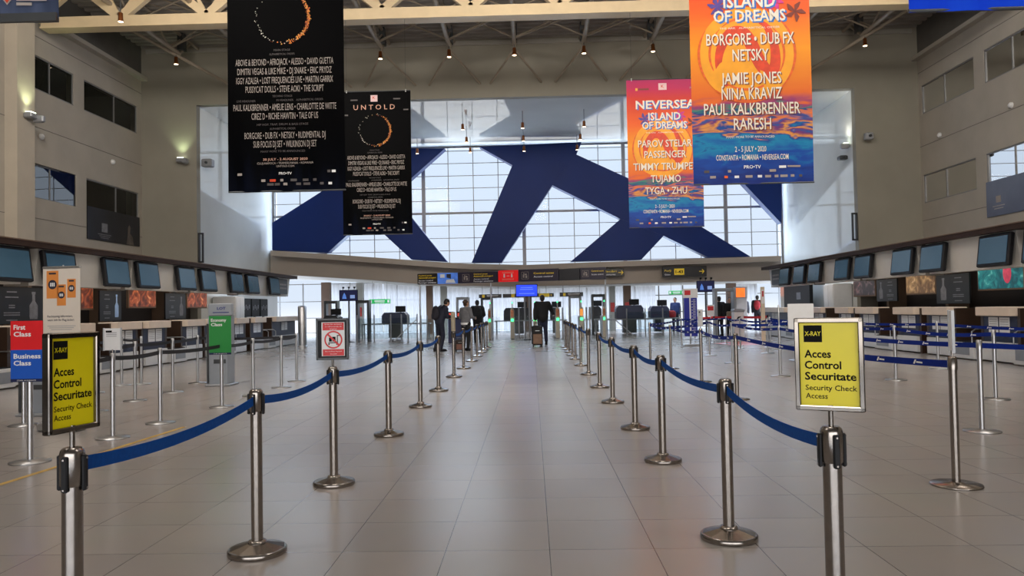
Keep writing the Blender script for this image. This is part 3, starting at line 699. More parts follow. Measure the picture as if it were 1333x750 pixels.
class_sign(LANE['outer'][3], .33, .785, 1.36, [(GREENS, ['Economy', 'Class'])], 'STAR ALLIANCE')
def paper_sign(post, w, h, z0, rz, lean=0, lines=True, fold=False):
    p = MB(); p.box((0, 0, z0 + h / 2), (w, .006, h), PAPER, 0)
    p.box((-w / 2, 0, z0 + h / 2), (.012, .02, h + .01), mat('clear_acrylic_edge', (.5, .52, .55), .15, 0, .05, 8)); p.box((w / 2, 0, z0 + h / 2), (.012, .02, h + .01), mat('clear_acrylic_edge', (.5, .52, .55), .15, 0, .05, 8))
    if fold: p.quad([(-w * .3, -.006, z0 + h * .35), (w * .35, -.012, z0 + h * .97), (-w * .35, -.006, z0 + h * .97)], mat('grey_paper_fold', (.5, .52, .55), .6, 0, .03, 8))
    p.tube((0, 0, .95), (0, 0, z0 + .01), .008, STEEL, 8)
    s = p.build('paper_sign', post); s.rotation_euler.z = rz
    if lines:
        L = MB(); L.box((-w * .2, -.005, z0 + h * .86), (w * .35, .002, .02), PRINT_K)
        for k in range(3): L.box((-w * .05, -.005, z0 + h * .80 - k * .02), (w * .6, .002, .007), mat('grey_print', (.35, .35, .37), .6, 0, .02, 9))
        L.build('lettering', s)
paper_sign(LANE['outer'][1], .2, .25, 1.0, 0)
paper_sign(RL['aisle'][0], .22, .31, 1.005, math.radians(68), fold=True, lines=False)
paper_sign(RL['aisle'][2], .15, .31, 1.0, math.radians(50), lines=True)
# ================================================================== hanging banners
def banner_mat(kind):
    m = bpy.data.materials.new('banner_print_' + kind); m.use_nodes = True; t = m.node_tree; b = t.nodes['Principled BSDF']
    b.inputs['Roughness'].default_value = .5 if kind == 'sunset' else .42; b.inputs['Specular IOR Level'].default_value = .35 if kind == 'sunset' else .03
    co = t.nodes.new('ShaderNodeTexCoord'); sp = t.nodes.new('ShaderNodeSeparateXYZ'); t.links.new(co.outputs['Generated'], sp.inputs[0])
    rp = t.nodes.new('ShaderNodeValToRGB'); e = rp.color_ramp.elements
    if kind == 'sunset':
        # vertical order of printed inks, bottom to top, stirred into waves by stretched noise
        mp = t.nodes.new('ShaderNodeMapping'); mp.inputs['Scale'].default_value = (2.2, 1, 26); n = t.nodes.new('ShaderNodeTexNoise'); n.inputs['Scale'].default_value = 1.0; n.inputs['Detail'].default_value = 3; n.inputs['Distortion'].default_value = .6
        t.links.new(co.outputs['Generated'], mp.inputs[0]); t.links.new(mp.outputs[0], n.inputs[0])
        # amplitude: strong in the sea, weak in the sky
        am = t.nodes.new('ShaderNodeMapRange'); am.inputs['From Min'].default_value = .30; am.inputs['From Max'].default_value = .36; am.inputs['To Min'].default_value = .28; am.inputs['To Max'].default_value = .05
        t.links.new(sp.outputs['Z'], am.inputs[0])
        s0 = t.nodes.new('ShaderNodeMath'); s0.operation = 'SUBTRACT'; s0.inputs[1].default_value = .5; t.links.new(n.outputs['Fac'], s0.inputs[0])
        ml = t.nodes.new('ShaderNodeMath'); ml.operation = 'MULTIPLY'; t.links.new(s0.outputs[0], ml.inputs[0]); t.links.new(am.outputs[0], ml.inputs[1])
        ad = t.nodes.new('ShaderNodeMath'); t.links.new(sp.outputs['Z'], ad.inputs[0]); t.links.new(ml.outputs[0], ad.inputs[1]); t.links.new(ad.outputs[0], rp.inputs[0])
        stops = [(0, (10, 40, 120)), (.10, (8, 70, 160)), (.165, (10, 130, 175)), (.195, (20, 60, 140)), (.215, (225, 150, 60)), (.235, (110, 45, 110)), (.25, (40, 80, 150)), (.27, (230, 120, 40)), (.285, (20, 50, 130)), (.305, (60, 130, 110)), (.325, (140, 50, 110)), (.36, (225, 105, 35)), (.55, (240, 150, 20)), (.70, (232, 95, 25)), (.86, (205, 50, 30)), (.93, (190, 25, 80)), (1, (170, 20, 90))]
    else:
        mp = t.nodes.new('ShaderNodeMapping'); mp.inputs['Scale'].default_value = (9, 1, 1.4); n = t.nodes.new('ShaderNodeTexNoise'); n.inputs['Scale'].default_value = 1.0; n.inputs['Detail'].default_value = 3
        t.links.new(co.outputs['Generated'], mp.inputs[0]); t.links.new(mp.outputs[0], n.inputs[0])
        am = t.nodes.new('ShaderNodeMapRange'); am.inputs['From Min'].default_value = .0; am.inputs['From Max'].default_value = .28; am.inputs['To Min'].default_value = 1.0; am.inputs['To Max'].default_value = 0; t.links.new(sp.outputs['Z'], am.inputs[0])
        ml = t.nodes.new('ShaderNodeMath'); ml.operation = 'MULTIPLY'; t.links.new(n.outputs['Fac'], ml.inputs[0]); t.links.new(am.outputs[0], ml.inputs[1]); t.links.new(ml.outputs[0], rp.inputs[0])
        stops = [(0, (1, 1, 2)), (.3, (2, 3, 6)), (.7, (12, 17, 32)), (1, (22, 30, 54))]
        if kind == 'slate': stops = [(0, (40, 46, 62)), (.3, (48, 56, 76)), (.6, (84, 94, 120)), (1, (120, 130, 150))]
        if kind == 'blue': stops = [(0, (20, 60, 205)), (.4, (24, 66, 215)), (.7, (30, 80, 225)), (1, (40, 90, 230))]
    e[0].position = stops[0][0]; e[0].color = srgb(*stops[0][1]) + (1,); e[1].position = stops[-1][0]; e[1].color = srgb(*stops[-1][1]) + (1,)
    for p, c in stops[1:-1]: k = e.new(p); k.color = srgb(*c) + (1,)
    t.links.new(rp.outputs[0], b.inputs['Base Color']); return m
BM = {k: banner_mat(k) for k in ('sunset', 'night', 'slate', 'blue')}
PALE = mat('pale_grey_print', srgb(160, 150, 144), .5, 0, .04, 30); DIMP = mat('dim_grey_print', srgb(78, 72, 72), .5, 0, .1, 30)
CREAMP = mat('cream_print', srgb(232, 222, 205), .5, 0, .04, 20); SHADP = mat('dark_red_print', srgb(120, 40, 20), .5, 0, .1, 20); SKYP = mat('sky_blue_print', srgb(40, 110, 190), .5, 0, .1, 14); NAVP = mat('deep_navy_print', srgb(20, 40, 90), .5, 0, .1, 20)
ORNP = mat('orange_print', srgb(225, 95, 20), .5, 0, .2, 12); REDP = mat('red_orange_print', srgb(215, 62, 20), .5, 0, .2, 8); PINKP = mat('magenta_print', srgb(200, 40, 130), .5, 0, .2, 12); PURP = mat('purple_print', srgb(80, 60, 140), .5, 0, .2, 12)
EMBER = [mat('ember_print_%s' % n, srgb(*c), .5, 0, .1, 20, emit=0) for n, c in (('gold', (240, 170, 60)), ('amber', (215, 110, 30)), ('rust', (150, 60, 20)), ('white', (225, 220, 205)))]
def banner(label, x0, x1, zb, zt, y, kind, rz=0, wires=True, ztop=9.9):
    w, h = x1 - x0, zt - zb
    t = thing('hanging_banner', label, 'banner', ((x0 + x1) / 2, y, zb), rz)
    nx, nz = 24, 40
    def D(u, v):   # gentle folds, stronger towards the free lower edge
        return .012 * math.sin(u * 21 + 2 * math.sin(v * 3)) * max(0, v - .45) * 1.6 + .01 * math.sin(v * 5 + u * 2)
    vs = [(-w / 2 + w * i / nx, D(i / nx, 1 - j / nz), h * j / nz) for j in range(nz + 1) for i in range(nx + 1)]
    fs = [(j * (nx + 1) + i, j * (nx + 1) + i + 1, (j + 1) * (nx + 1) + i + 1, (j + 1) * (nx + 1) + i) for j in range(nz) for i in range(nx)]
    k = len(vs); vs2 = [(a, b + .004, c) for a, b, c in vs]
    mb = MB(); mb.add(vs, fs, BM[kind], True); mb.add(vs2, [f[::-1] for f in fs], BM[kind], True); c = mb.build('cloth', t)
    for z in (.012, h - .012):
        mb = MB(); mb.tube((-w / 2, .004, z), (w / 2, .004, z), .014, DKGREY, 8); mb.build('hem_rod', t)
    if wires:
        for s in (-.43, .43):
            mb = MB(); mb.tube((w * s, .004, h), (w * s, .004, ztop - zb), .004, DKGREY, 5); mb.tube((w * s, .004, h - .05), (w * s, .004, h + .03), .014, STEEL2, 6); mb.build('wire', t)
    def Q(u, v, e=.006): return Vector((-w / 2 + w * u, D(u, v) - e, h * (1 - v)))
    return t, Q, w, h
def lay(mb, s, Q, u, v, hgt, wid, m, w, h, align='c', bold=.0, e=.006, D=None):
    """lettering that follows the cloth"""
    k = MB(); text(k, s, (0, 0, 0), (1, 0, 0), (0, 0, 1), hgt * h, m, w=wid * w, align=align, bold=bold)
    if not k.v: return
    mb.add([Q(u + x / w, v - z / h, e) for x, _, z in k.v], k.f, m)
def strip(mb, Q, pts, wd, m, w, h, e=.005):
    """printed stroke along (u, v) points, wd = width as a share of the banner's width"""
    n = len(pts); L = []
    for i, (u, v) in enumerate(pts):
        a = pts[max(i - 1, 0)]; b = pts[min(i + 1, n - 1)]; dx, dz = (b[0] - a[0]) * w, (b[1] - a[1]) * h; l = math.hypot(dx, dz) or 1
        ww = (wd(i / (n - 1)) if callable(wd) else wd) * w / 2; ox, oz = -dz / l * ww / w, dx / l * ww / h
        L += [Q(u + ox, v + oz, e), Q(u - ox, v - oz, e)]
    mb.add(L, [(2 * i, 2 * i + 1, 2 * i + 3, 2 * i + 2) for i in range(n - 1)], m)
def logos(mb, Q, w, h, vs_, mlist, seed):
    r = random.Random(seed)
    for v, us in vs_:
        for u in us:
            m = mlist[r.randrange(len(mlist))]; ww = r.uniform(.025, .06)
            mb.quad([Q(u - ww / 2, v + .006), Q(u + ww / 2, v + .006), Q(u + ww / 2, v - .004), Q(u - ww / 2, v - .004)], m)
def night_banner(label, x0, x1, zb, zt, y):
    t, Q, w, h = banner(label, x0, x1, zb, zt, y, 'night')
    L = MB()
    mb = MB(); mb.quad([Q(.42, .075), Q(.52, .075), Q(.52, .03), Q(.42, .03)], mat('rose_print', srgb(225, 190, 190), .5, 0, .03, 9)); mb.build('printed_square', t)
    lay(L, 'K', Q, .47, .047, .018, .04, REDP, w, h, bold=.02, e=.008)
    lay(L, 'U N T O L D', Q, .47, .113, .034, .60, mat('copper_print', srgb(215, 160, 135), .5, 0, .15, 7), w, h)
    for u, v, ww in ((.18, .062, .10), (.80, .058, .10), (.93, .135, .07)): L.quad([Q(u - ww / 2, v + .004), Q(u + ww / 2, v + .004), Q(u + ww / 2, v - .004), Q(u - ww / 2, v - .004)], DIMP)
    for s, v, ww in (('MAIN STAGE', .413, .14), ('ALPHABETICAL ORDER', .430, .22), ('TECHNO STAGE', .605, .17), ('LIVE HEADLINER', .623, .16), ('IN HEADLINER    ALPHABETICAL ORDER', .622, .40), ('HIP HOP, TRAP, DRUM & BASS STAGE', .722, .44), ('ALPHABETICAL ORDER', .740, .22), ('MANY MORE TO BE ANNOUNCED', .833, .38)):
        u = .16 if s.startswith('LIVE') else (.62 if s.startswith('IN ') else .47)
        lay(L, s, Q, u, v, .0085, ww, DIMP, w, h)
    for s, v, ww, u in (('ABOVE & BEYOND • AFROJACK • ALESSO • DAVID GUETTA', .462, .84, .49), ('DIMITRI VEGAS & LIKE MIKE • DJ SNAKE • ERIC PRYDZ', .500, .81, .49), ('IGGY AZALEA • LOST FREQUENCIES LIVE • MARTIN GARRIX', .538, .83, .49), ('PUSSYCAT DOLLS • STEVE AOKI • THE SCRIPT', .575, .67, .49),
                        ('PAUL KALKBRENNER • AMELIE LENS • CHARLOTTE DE WITTE', .650, .88, .49), ('CIREZ D • RICHIE HAWTIN • TALE OF US', .687, .57, .49), ('BORGORE • DUB FX • NETSKY • RUDIMENTAL DJ', .767, .69, .49), ('SUB FOCUS DJ SET • WILKINSON DJ SET', .803, .54, .49)):
        lay(L, s, Q, u, v, .027, ww, PALE, w, h, bold=.0)
    lay(L, '30 JULY - 2 AUGUST 2020', Q, .49, .866, .0095, .38, mat('peach_print', srgb(205, 160, 140), .5, 0, .1, 9), w, h, bold=.01)
    lay(L, 'CLUJ-NAPOCA • TRANSILVANIA • ROMANIA', Q, .49, .882, .0085, .48, PALE, w, h); lay(L, 'UNTOLD.COM', Q, .49, .895, .008, .15, PALE, w, h)
    lay(L, 'PRO•TV', Q, .49, .925, .010, .11, PRINT_W, w, h, bold=.02)
    L.build('lettering', t)
    R = MB(); r = random.Random(3)
    for i in range(420):
        a = r.gauss(.25, .55) if i < 370 else r.uniform(0, 6.28)
        q = .225 + r.gauss(0, .008); u = .475 + q * math.cos(a); v = .275 - q * math.sin(-a + .55 * 0) * w / h * 1.0 if False else .275 + q * math.sin(a) * w / h
        s = r.uniform(.002, .0075) * (1 if i < 370 else .8); m = EMBER[r.randrange(3)] if i < 370 else EMBER[3]
        R.quad([Q(u - s, v, .005), Q(u, v + s * w / h, .005), Q(u + s, v, .005), Q(u, v - s * w / h, .005)], m)
    R.build('ring_print', t)
    G = MB(); logos(G, Q, w, h, [(.952, (.30, .38, .46, .56, .66, .74)), (.968, (.36, .42, .49, .60, .67, .80, .87)), (.925, (.10,)), (.918, (.86, .9)), (.165, (.06,))], [PRINT_W, DIMP, REDP, DIMP, PALE], 5); G.build('sponsor_logos', t)
    return t
def sun_banner(label, x0, x1, zb, zt, y, names):
    t, Q, w, h = banner(label, x0, x1, zb, zt, y, 'sunset')
    S = MB(); cu, cv = .47, .47; W2H = w / h
    arc = lambda r, a0, a1, n=40: [(cu + r * math.cos(a0 + (a1 - a0) * i / n), cv + r * math.sin(a0 + (a1 - a0) * i / n) * W2H) for i in range(n + 1)]
    tap = lambda mx: (lambda q: mx * (.25 + .75 * math.sin(math.pi * min(max(q, 0), 1))))
    disc = arc(.40, 0, 2 * math.pi, 48)
    S.add([Q(cu, cv, .004)] + [Q(u, v, .004) for u, v in disc], [(0, i, i + 1) for i in range(1, 49)], mat('sun_print', srgb(240, 160, 20), .5, 0, .12, 3))
    for r, a0, a1, wd in ((.40, 2.5, 3.7, .022), (.31, 2.6, 3.9, .02), (.40, -1.0, .9, .022), (.31, -.9, .6, .02), (.40, .9, 2.3, .03), (.30, .7, 2.4, .02), (.31, -2.3, -1.2, .02)):
        S_pts = arc(r, a0, a1); strip(S, Q, S_pts, tap(wd), ORNP, w, h)
    nv = [(.30, .60), (.235, .53), (.25, .45), (.33, .385), (.43, .38), (.50, .42), (.57, .50), (.65, .55), (.70, .52), (.70, .44), (.64, .36), (.58, .34)]
    fine = []
    for i in range(len(nv) - 1):
        for k in range(5):
            f_ = k / 5; p0 = nv[max(i - 1, 0)]; p1 = nv[i]; p2 = nv[i + 1]; p3 = nv[min(i + 2, len(nv) - 1)]
            fine.append(tuple(.5 * (2 * p1[j] + (p2[j] - p0[j]) * f_ + (2 * p0[j] - 5 * p1[j] + 4 * p2[j] - p3[j]) * f_ ** 2 + (3 * p1[j] - p0[j] - 3 * p2[j] + p3[j]) * f_ ** 3) for j in (0, 1)))
    strip(S, Q, fine + [nv[-1]], tap(.11), REDP, w, h, .0055)
    for uu, vv, m, n in ((.24, .27, PURP, 6), (.70, .255, PINKP, 7), (.88, .30, SHADP, 5)):
        for k in range(n): strip(S, Q, [(uu, vv), (uu + .05 * math.cos(k * 6.28 / n), vv + .05 * W2H * math.sin(k * 6.28 / n)), (uu + .09 * math.cos(k * 6.28 / n + .2), vv + .09 * W2H * math.sin(k * 6.28 / n + .2))], tap(.04), m, w, h, .0055)
    S.build('sun_print', t)
    mb = MB(); mb.quad([Q(.43, .075), Q(.54, .075), Q(.54, .03), Q(.43, .03)], mat('rose_print', srgb(225, 190, 190), .5, 0, .03, 9)); mb.build('printed_square', t)
    L = MB(); lay(L, 'K', Q, .485, .05, .02, .04, REDP, w, h, bold=.02, e=.008)
    lay(L, 'PUBLIC', Q, .90, .065, .014, .10, PALE, w, h); L.quad([Q(.16, .074), Q(.30, .074), Q(.30, .062), Q(.16, .062)], SHADP); L.quad([Q(.12, .078, .007), Q(.15, .078, .007), Q(.15, .060, .007), Q(.12, .060, .007)], mat('amber_print', srgb(235, 170, 60), .5, 0, .1, 9))
    for s, u, v, hh, ww in (('NEVERSEA', .52, .172, .055, .80), ('ISLAND', .50, .252, .050, .43), ('OF DREAMS', .50, .312, .046, .60)):
        lay(L, s, Q, u + .014, v + .005, hh, ww, SKYP, w, h, bold=.03, e=.007); lay(L, s, Q, u, v, hh, ww, CREAMP, w, h, bold=.02, e=.0085)
    for s, v, ww in names:
        lay(L, s, Q, .508, v + .003, .047, ww, SHADP, w, h, bold=.012, e=.007); lay(L, s, Q, .5, v, .047, ww, CREAMP, w, h, bold=.010, e=.0085)
    lay(L, 'THE ARK   ALPHABETICAL ORDER', Q, .5, .362, .008, .5, CREAMP, w, h); lay(L, 'MANY MORE TO BE ANNOUNCED', Q, .48, .808, .009, .40, CREAMP, w, h)
    lay(L, '2 - 5 JULY • 2020', Q, .48, .857, .022, .26, CREAMP, w, h, bold=.01); lay(L, 'CONSTANTA • ROMANIA • NEVERSEA.COM', Q, .49, .891, .022, .60, CREAMP, w, h, bold=.008)
    lay(L, 'PRO•TV', Q, .49, .930, .013, .14, PRINT_W, w, h, bold=.02); L.quad([Q(.78, .934), Q(.89, .934), Q(.89, .927), Q(.78, .927)], PALE)
    L.build('lettering', t)
    G = MB(); logos(G, Q, w, h, [(.968, (.16, .27, .36, .46, .55, .62, .69, .75, .82, .89)), (.945, (.11, .30, .66)), (.931, (.74,))], [PRINT_W, DIMP, ORNP, PALE, PALE], 9); G.build('sponsor_logos', t)
    return t
def bb(pl, pr_, y): a, b = at(*pl, y), at(*pr_, y); return a.x, b.x, (a.z + b.z) / 2
x0, x1, zb = bb((297.5, 252.5), (450, 246.5), 12.8); night_banner('large black festival banner with pale band names and an ember ring hanging at the front', x0, x1, zb, zb + 4.15, 12.8)
x0, x1, zb = bb((447, 307), (537, 304.5), 21.85); night_banner('smaller black festival banner behind the large black one', x0, x1, zb, zb + 4.2, 21.85)
x0, x1, zb = bb((903, 242), (1060, 237.5), 12.8)
sun_banner('large orange and blue sunset festival banner hanging at the front', x0, x1, zb, zb + 4.15, 12.8, (('BORGORE • DUB FX', .407, .73), ('NETSKY', .473, .30), ('JAMIE JONES', .568, .50), ('NINA KRAVIZ', .631, .50), ('PAUL KALKBRENNER', .693, .80), ('RARESH', .755, .31)))
x0, x1, zb = bb((819.5, 298), (917, 294.5), 21.85)
sun_banner('smaller red-topped sunset festival banner half hidden behind the large orange one', x0, x1, zb, zb + 4.3, 21.85, (('PAROV STELAR', .435, .72), ('PASSENGER', .508, .56), ('TIMMY TRUMPET', .590, .86), ('TUJAMO', .672, .40), ('TYGA • ZHU', .752, .56)))
x0, x1, zb = bb((-300, 36), (75, 30.5), 5.3); t, Q, w, h = banner('slate blue banner whose lower edge shows in the upper left corner', x0, x1, zb, zb + 3.6, 5.3, 'slate')
mb = MB(); sh = [(-.028, -.04), (-.028, .0), (0, .03), (.028, 0), (.028, -.04), (0, -.045)]
c0 = (.83, .955)
mb.add([Q(c0[0] + a * .5, c0[1] + b * .35) for a, b in sh], [list(range(6))], PALE); mb.add([Q(c0[0] + a * .3, c0[1] + b * .22, .008) for a, b in sh], [list(range(6))], REDP)
mb.build('crest_print', t)
L = MB()
for k, ww in enumerate((.065, .10, .05)): L.quad([Q(.86, .945 + k * .009 + .003), Q(.86 + ww, .945 + k * .009 + .003), Q(.86 + ww, .945 + k * .009 - .003), Q(.86, .945 + k * .009 - .003)], PALE)
L.build('lettering', t)
mb = MB(); mb.box((0, -.012, .03), (w, .02, .06), DKGREY); mb.build('hem_band', t)
x0, x1, zb = bb((1183, 14), (1560, 9), 5.3); t, Q, w, h = banner('bright blue banner whose lower edge shows in the upper right corner', x0, x1, zb, zb + 3.6, 5.3, 'blue')
# ================================================================== check-in sides
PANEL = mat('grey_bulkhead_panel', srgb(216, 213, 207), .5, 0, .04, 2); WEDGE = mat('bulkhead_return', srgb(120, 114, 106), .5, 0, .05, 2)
SCREEN = mat('idle_blue_screen', (.03, .065, .095), .2, 0, .10, 1.2, emit=.35, ecol=(.03, .075, .115))
BEIGE = mat('beige_ledge', srgb(236, 216, 196), .4, 0, .04, 4); DBROWN = mat('dark_brown_laminate', srgb(58, 42, 32), .35, 0, .15, 5); NAVYP = mat('navy_front_panel', srgb(22, 30, 58), .4, 0, .06, 4)
BACKW = mat('dark_back_wall', srgb(42, 34, 30), .6, 0, .12, 2); TAUPE = mat('taupe_partition', srgb(112, 90, 72), .55, 0, .06, 2)
SOFF = mat('canopy_soffit', srgb(64, 48, 40), .8, 0, .08, 2)
def poster_picture(kind):
    m = bpy.data.materials.new('picture_' + kind); m.use_nodes = True; t = m.node_tree; b = t.nodes['Principled BSDF']; b.inputs['Roughness'].default_value = .3
    co = t.nodes.new('ShaderNodeTexCoord'); n = t.nodes.new('ShaderNodeTexNoise'); n.inputs['Scale'].default_value = 3.2; n.inputs['Detail'].default_value = 6; n.inputs['Distortion'].default_value = 1.5; rp = t.nodes.new('ShaderNodeValToRGB'); e = rp.color_ramp.elements
    st = {'amber': [(.25, (25, 12, 8)), (.45, (95, 38, 18)), (.6, (175, 85, 45)), (.75, (235, 170, 110))], 'teal': [(.25, (10, 50, 60)), (.45, (18, 100, 110)), (.65, (45, 150, 150)), (.8, (160, 220, 210))],
          'bronze': [(.25, (50, 36, 22)), (.45, (120, 88, 56)), (.65, (186, 150, 104)), (.8, (225, 205, 170))], 'dusk': [(.25, (14, 12, 14)), (.5, (52, 40, 42)), (.65, (110, 90, 90)), (.8, (190, 60, 70))]}[kind]
    e[0].position = st[0][0]; e[0].color = srgb(*st[0][1]) + (1,); e[1].position = st[-1][0]; e[1].color = srgb(*st[-1][1]) + (1,)
    for p, c in st[1:-1]: k = e.new(p); k.color = srgb(*c) + (1,)
    t.links.new(co.outputs['Object'], n.inputs[0]); t.links.new(n.outputs['Fac'], rp.inputs[0]); t.links.new(rp.outputs[0], b.inputs['Base Color'])
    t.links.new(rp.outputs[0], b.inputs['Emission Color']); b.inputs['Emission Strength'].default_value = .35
    return m
PIC = {k: poster_picture(k) for k in ('amber', 'teal', 'bronze', 'dusk')}
POSTK = mat('black_poster', srgb(22, 22, 24), .3, 0, .3, 3); POSTG = mat('poster_grey_print', srgb(120, 120, 125), .5, 0, .2, 9); POSTB = mat('poster_ice_print', srgb(165, 195, 235), .5, 0, .2, 7)
SIDES = {'left': dict(s=-1, xf=-9.5, xd=-10.4, xb=-12.7, y0=6.0, y1=30.6, gaps=[11.0, 14.5, 18.05, 21.6, 25.2], end=30.3,
                      desks=[(11.3, 12.4), (12.9, 14.0), (15.0, 16.15), (16.5, 17.65), (18.65, 19.8), (20.2, 21.4), (22.5, 23.7), (24.1, 25.3), (26.3, 27.4), (28.05, 29.2), (30.4, 33.2)]),
         'right': dict(s=1, xf=9.25, xd=10.3, xb=12.6, y0=6.0, y1=28.9, gaps=[11.1, 14.8, 18.6, 22.3, 25.95], end=30.4,
                       desks=[(12.3, 13.4), (14.5, 15.6), (16.5, 17.7), (18.95, 20.1), (20.6, 21.7), (23.0, 24.2), (24.75, 25.8), (27.1, 28.2), (28.6, 29.7), (31.0, 34.2)])}
mon_proto = None
for side, S in SIDES.items():
    s, xf, xd, xb = S['s'], S['xf'], S['xd'], S['xb']; wall = WL if s < 0 else WR; yend = S['end'] + .3
    # canopy over the desks
    mb = MB(); cx = (xf + wall) / 2; mb.box((cx, (6 + yend) / 2, 2.79), (abs(wall - xf), yend - 6, .10), SOFF); mb.box((xf, (6 + yend) / 2, 2.79), (.05, yend - 6, .11), BROWN); mb.box((xf - s * .035, (6 + yend) / 2, 2.85), (.02, yend - 6, .02), TAUPE)
    struct(mb.build('ceiling_canopy_' + side))
    mb = MB(); mb.box((xb + s * .1, (6 + 35) / 2, 1.37), (.2, 29, 2.74), BACKW); struct(mb.build('wall_desk_' + side))
    y = 9.0; k = 0
    # bulkhead panels with monitors at both ends
    edges = [7.3] + S['gaps'] + [S['end']]
    for i in range(len(edges) - 1):
        ya, yb = edges[i] + .2, edges[i + 1] - (.2 if i < len(edges) - 2 else 0)
        t = thing('monitor_bulkhead', 'pale grey bulkhead panel hung under the %s canopy, %s from the camera' % (side, ORD[i]), 'panel', (xf + s * .22, (ya + yb) / 2, 2.06), 0, 'bulkhead panels under the %s canopy' % side)
        L_ = yb - ya
        mb = MB(); mb.prism([(-s * .03, -L_ / 2, .69), (s * .05, -L_ / 2, -.03), (s * .35, -L_ / 2, -.03), (s * .35, -L_ / 2, .69)], (0, L_, 0), PANEL); fixn(mb.build('face', t))
        for q in (-.3, 0, .3): mb = MB(); mb.tube((s * .05, L_ * q, .66), (s * .05, L_ * q, .68), .018, PANEL, 8); mb.build('hanger', t)
        mb = MB()  # faint airline-style marks on the panel
        for q in range(5): mb.box((-s * .012 + s * .04, (q - 2) * .16, .33 + .03 * (q % 2)), (.012, .10, .035), mat('faint_panel_mark', srgb(168, 165, 160), .5, 0, .03, 5), ry=-s * .12)
        mb.build('faint_marks', t)
    for i, gy in enumerate(S['gaps']):
        t = thing('recess_post', 'darker grey recess post between two monitors under the %s canopy, %s from the camera' % (side, ORD[i]), 'panel', (xf + s * .5, gy, 2.0), 0, 'recess posts under the %s canopy' % side)
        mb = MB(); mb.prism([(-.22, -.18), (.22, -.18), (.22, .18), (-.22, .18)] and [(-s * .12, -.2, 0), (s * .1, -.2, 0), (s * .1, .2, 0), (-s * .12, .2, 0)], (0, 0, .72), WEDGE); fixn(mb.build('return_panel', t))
        mb = MB(); mb.tube((0, 0, .72), (0, 0, .74), .02, WEDGE, 8); mb.build('hanger', t)
    mys = [g + d for g in S['gaps'] for d in (-.72, .72)] + [S['end'] - 2.2]
    for i, my in enumerate(mys):
        t = thing('flight_monitor', 'blank blue flight monitor under the %s canopy, %s from the camera' % (side, ORD[i]), 'monitor', (xf + s * .09, my, 2.385), 0, 'monitors under the %s canopy' % side)
        a = math.radians(7) * s; w_, h_ = 1.06, .66
        mb = MB(); mb.bev((0, 0, 0), (.10, w_, h_), BLACK, .02); o = mb.build('casing', t); o.rotation_euler.y = a
        mb = MB(); mb.box((-s * .053, 0, 0), (.006, w_ - .14, h_ - .13), SCREEN); mb.build('screen', o)
        mb = MB(); mb.tube((s * .02, 0, .0), (s * .14, 0, .02), .04, GREYM, 8); mb.build('mount', t)
    t = thing('info_board', 'small dark notice board at the far end of the %s bulkhead' % side, 'sign', (xf + s * .175, S['end'] - .95, 2.40))
    mb = MB(); mb.bev((0, 0, 0), (.06, 1.0, .58), DKGREY, .01); mb.build('board', t)
    mb = MB()
    for r_ in (0, 1):
        for q in range(4): mb.box((-s * .033, (q - 1.5) * .19, .08 - r_ * .14), (.004, .13, .06), PALE)
    mb.build('print', t)
    # desks
    for i, (ya, yb) in enumerate(S['desks']):
        wd = yb - ya
        t = thing('check_in_desk', 'check-in desk with beige ledge and white kick panel on %s side, %s from the camera' % (side, ORD[i]), 'desk', (xd, (ya + yb) / 2, 0), 0, 'check-in desks on the %s' % side)
        mb = MB(); mb.bev((s * .12, 0, 1.13), (.5, wd + .06, .20), BEIGE, .012); mb.lathe([(.06, 0), (.06, .004)], PALE, (0, 0, 0), 4) if False else None; mb.build('ledge', t)
        mb = MB(); mb.box((s * .22, 0, .74), (.36, wd, .60), NAVYP); mb.build('front_panel', t)
        mb = MB(); mb.bev((s * .17, 0, .24), (.40, wd + .02, .42), WHITE, .01); mb.build('kick_panel', t)
        mb = MB(); mb.box((s * .46, -wd / 2 - .06, .60), (.84, .10, 1.20), DBROWN); mb.build('side_panel', t); mb = MB(); mb.box((s * .46, wd / 2 + .06, .60), (.84, .10, 1.18), DBROWN); mb.build('side_panel', t)
        mb = MB(); mb.box((s * .62, 0, .72), (.6, wd, .04), DBROWN); mb.build('worktop', t)
        for k_, (py_, pw) in enumerate(((-.18, .36), (.22, .34))):
            mb = MB(); mb.box((s * .03, py_, .83), (.008, pw, .34), PAPER)
            for q in range(5): mb.box((s * .024, py_, .95 - q * .05), (.003, pw * .8, .012), mat('grey_print', (.35, .35, .37), .6, 0, .02, 9))
            mb.build('notice', t)
        mb = MB(); mb.bev((s * .5, .1, 1.0), (.06, .42, .30), BLACK, .01); mb.tube((s * .52, .1, .74), (s * .52, .1, .9), .02, BLACK, 8); mb.build('desk_screen', t)
    # baggage conveyors between desks
    prs = [(b[1], c[0]) for b, c in zip(S['desks'], S['desks'][1:]) if c[0] - b[1] > .75]
    for i, (ya, yb) in enumerate(prs):
        t = thing('bag_conveyor', 'low white baggage conveyor with steel rails on %s side, %s from the camera' % (side, ORD[i]), 'conveyor', (xd, (ya + yb) / 2, 0), 0, 'baggage conveyors on the %s' % side); wd = yb - ya - .24
        mb = MB(); mb.bev((s * .45, 0, .21), (1.2, wd, .38), WHITE, .015); mb.build('casing', t)
        mb = MB(); mb.box((s * .45, 0, .41), (1.16, wd * .8, .02), BLACK); mb.build('conveyor_belt', t)
        for q in (-1, 1):
            mb = MB(); y_ = q * wd * .45; mb.path([(-s * .14, y_, .40), (-s * .14, y_, .66), (-s * .05, y_, .72), (s * .95, y_, .72), (s * 1.0, y_, .4)], .016, STEEL2, 8); mb.build('rail', t)
        mb = MB(); mb.box((-s * .155, 0, .22), (.01, wd * .7, .22), GREYM); mb.build('scale_display', t)
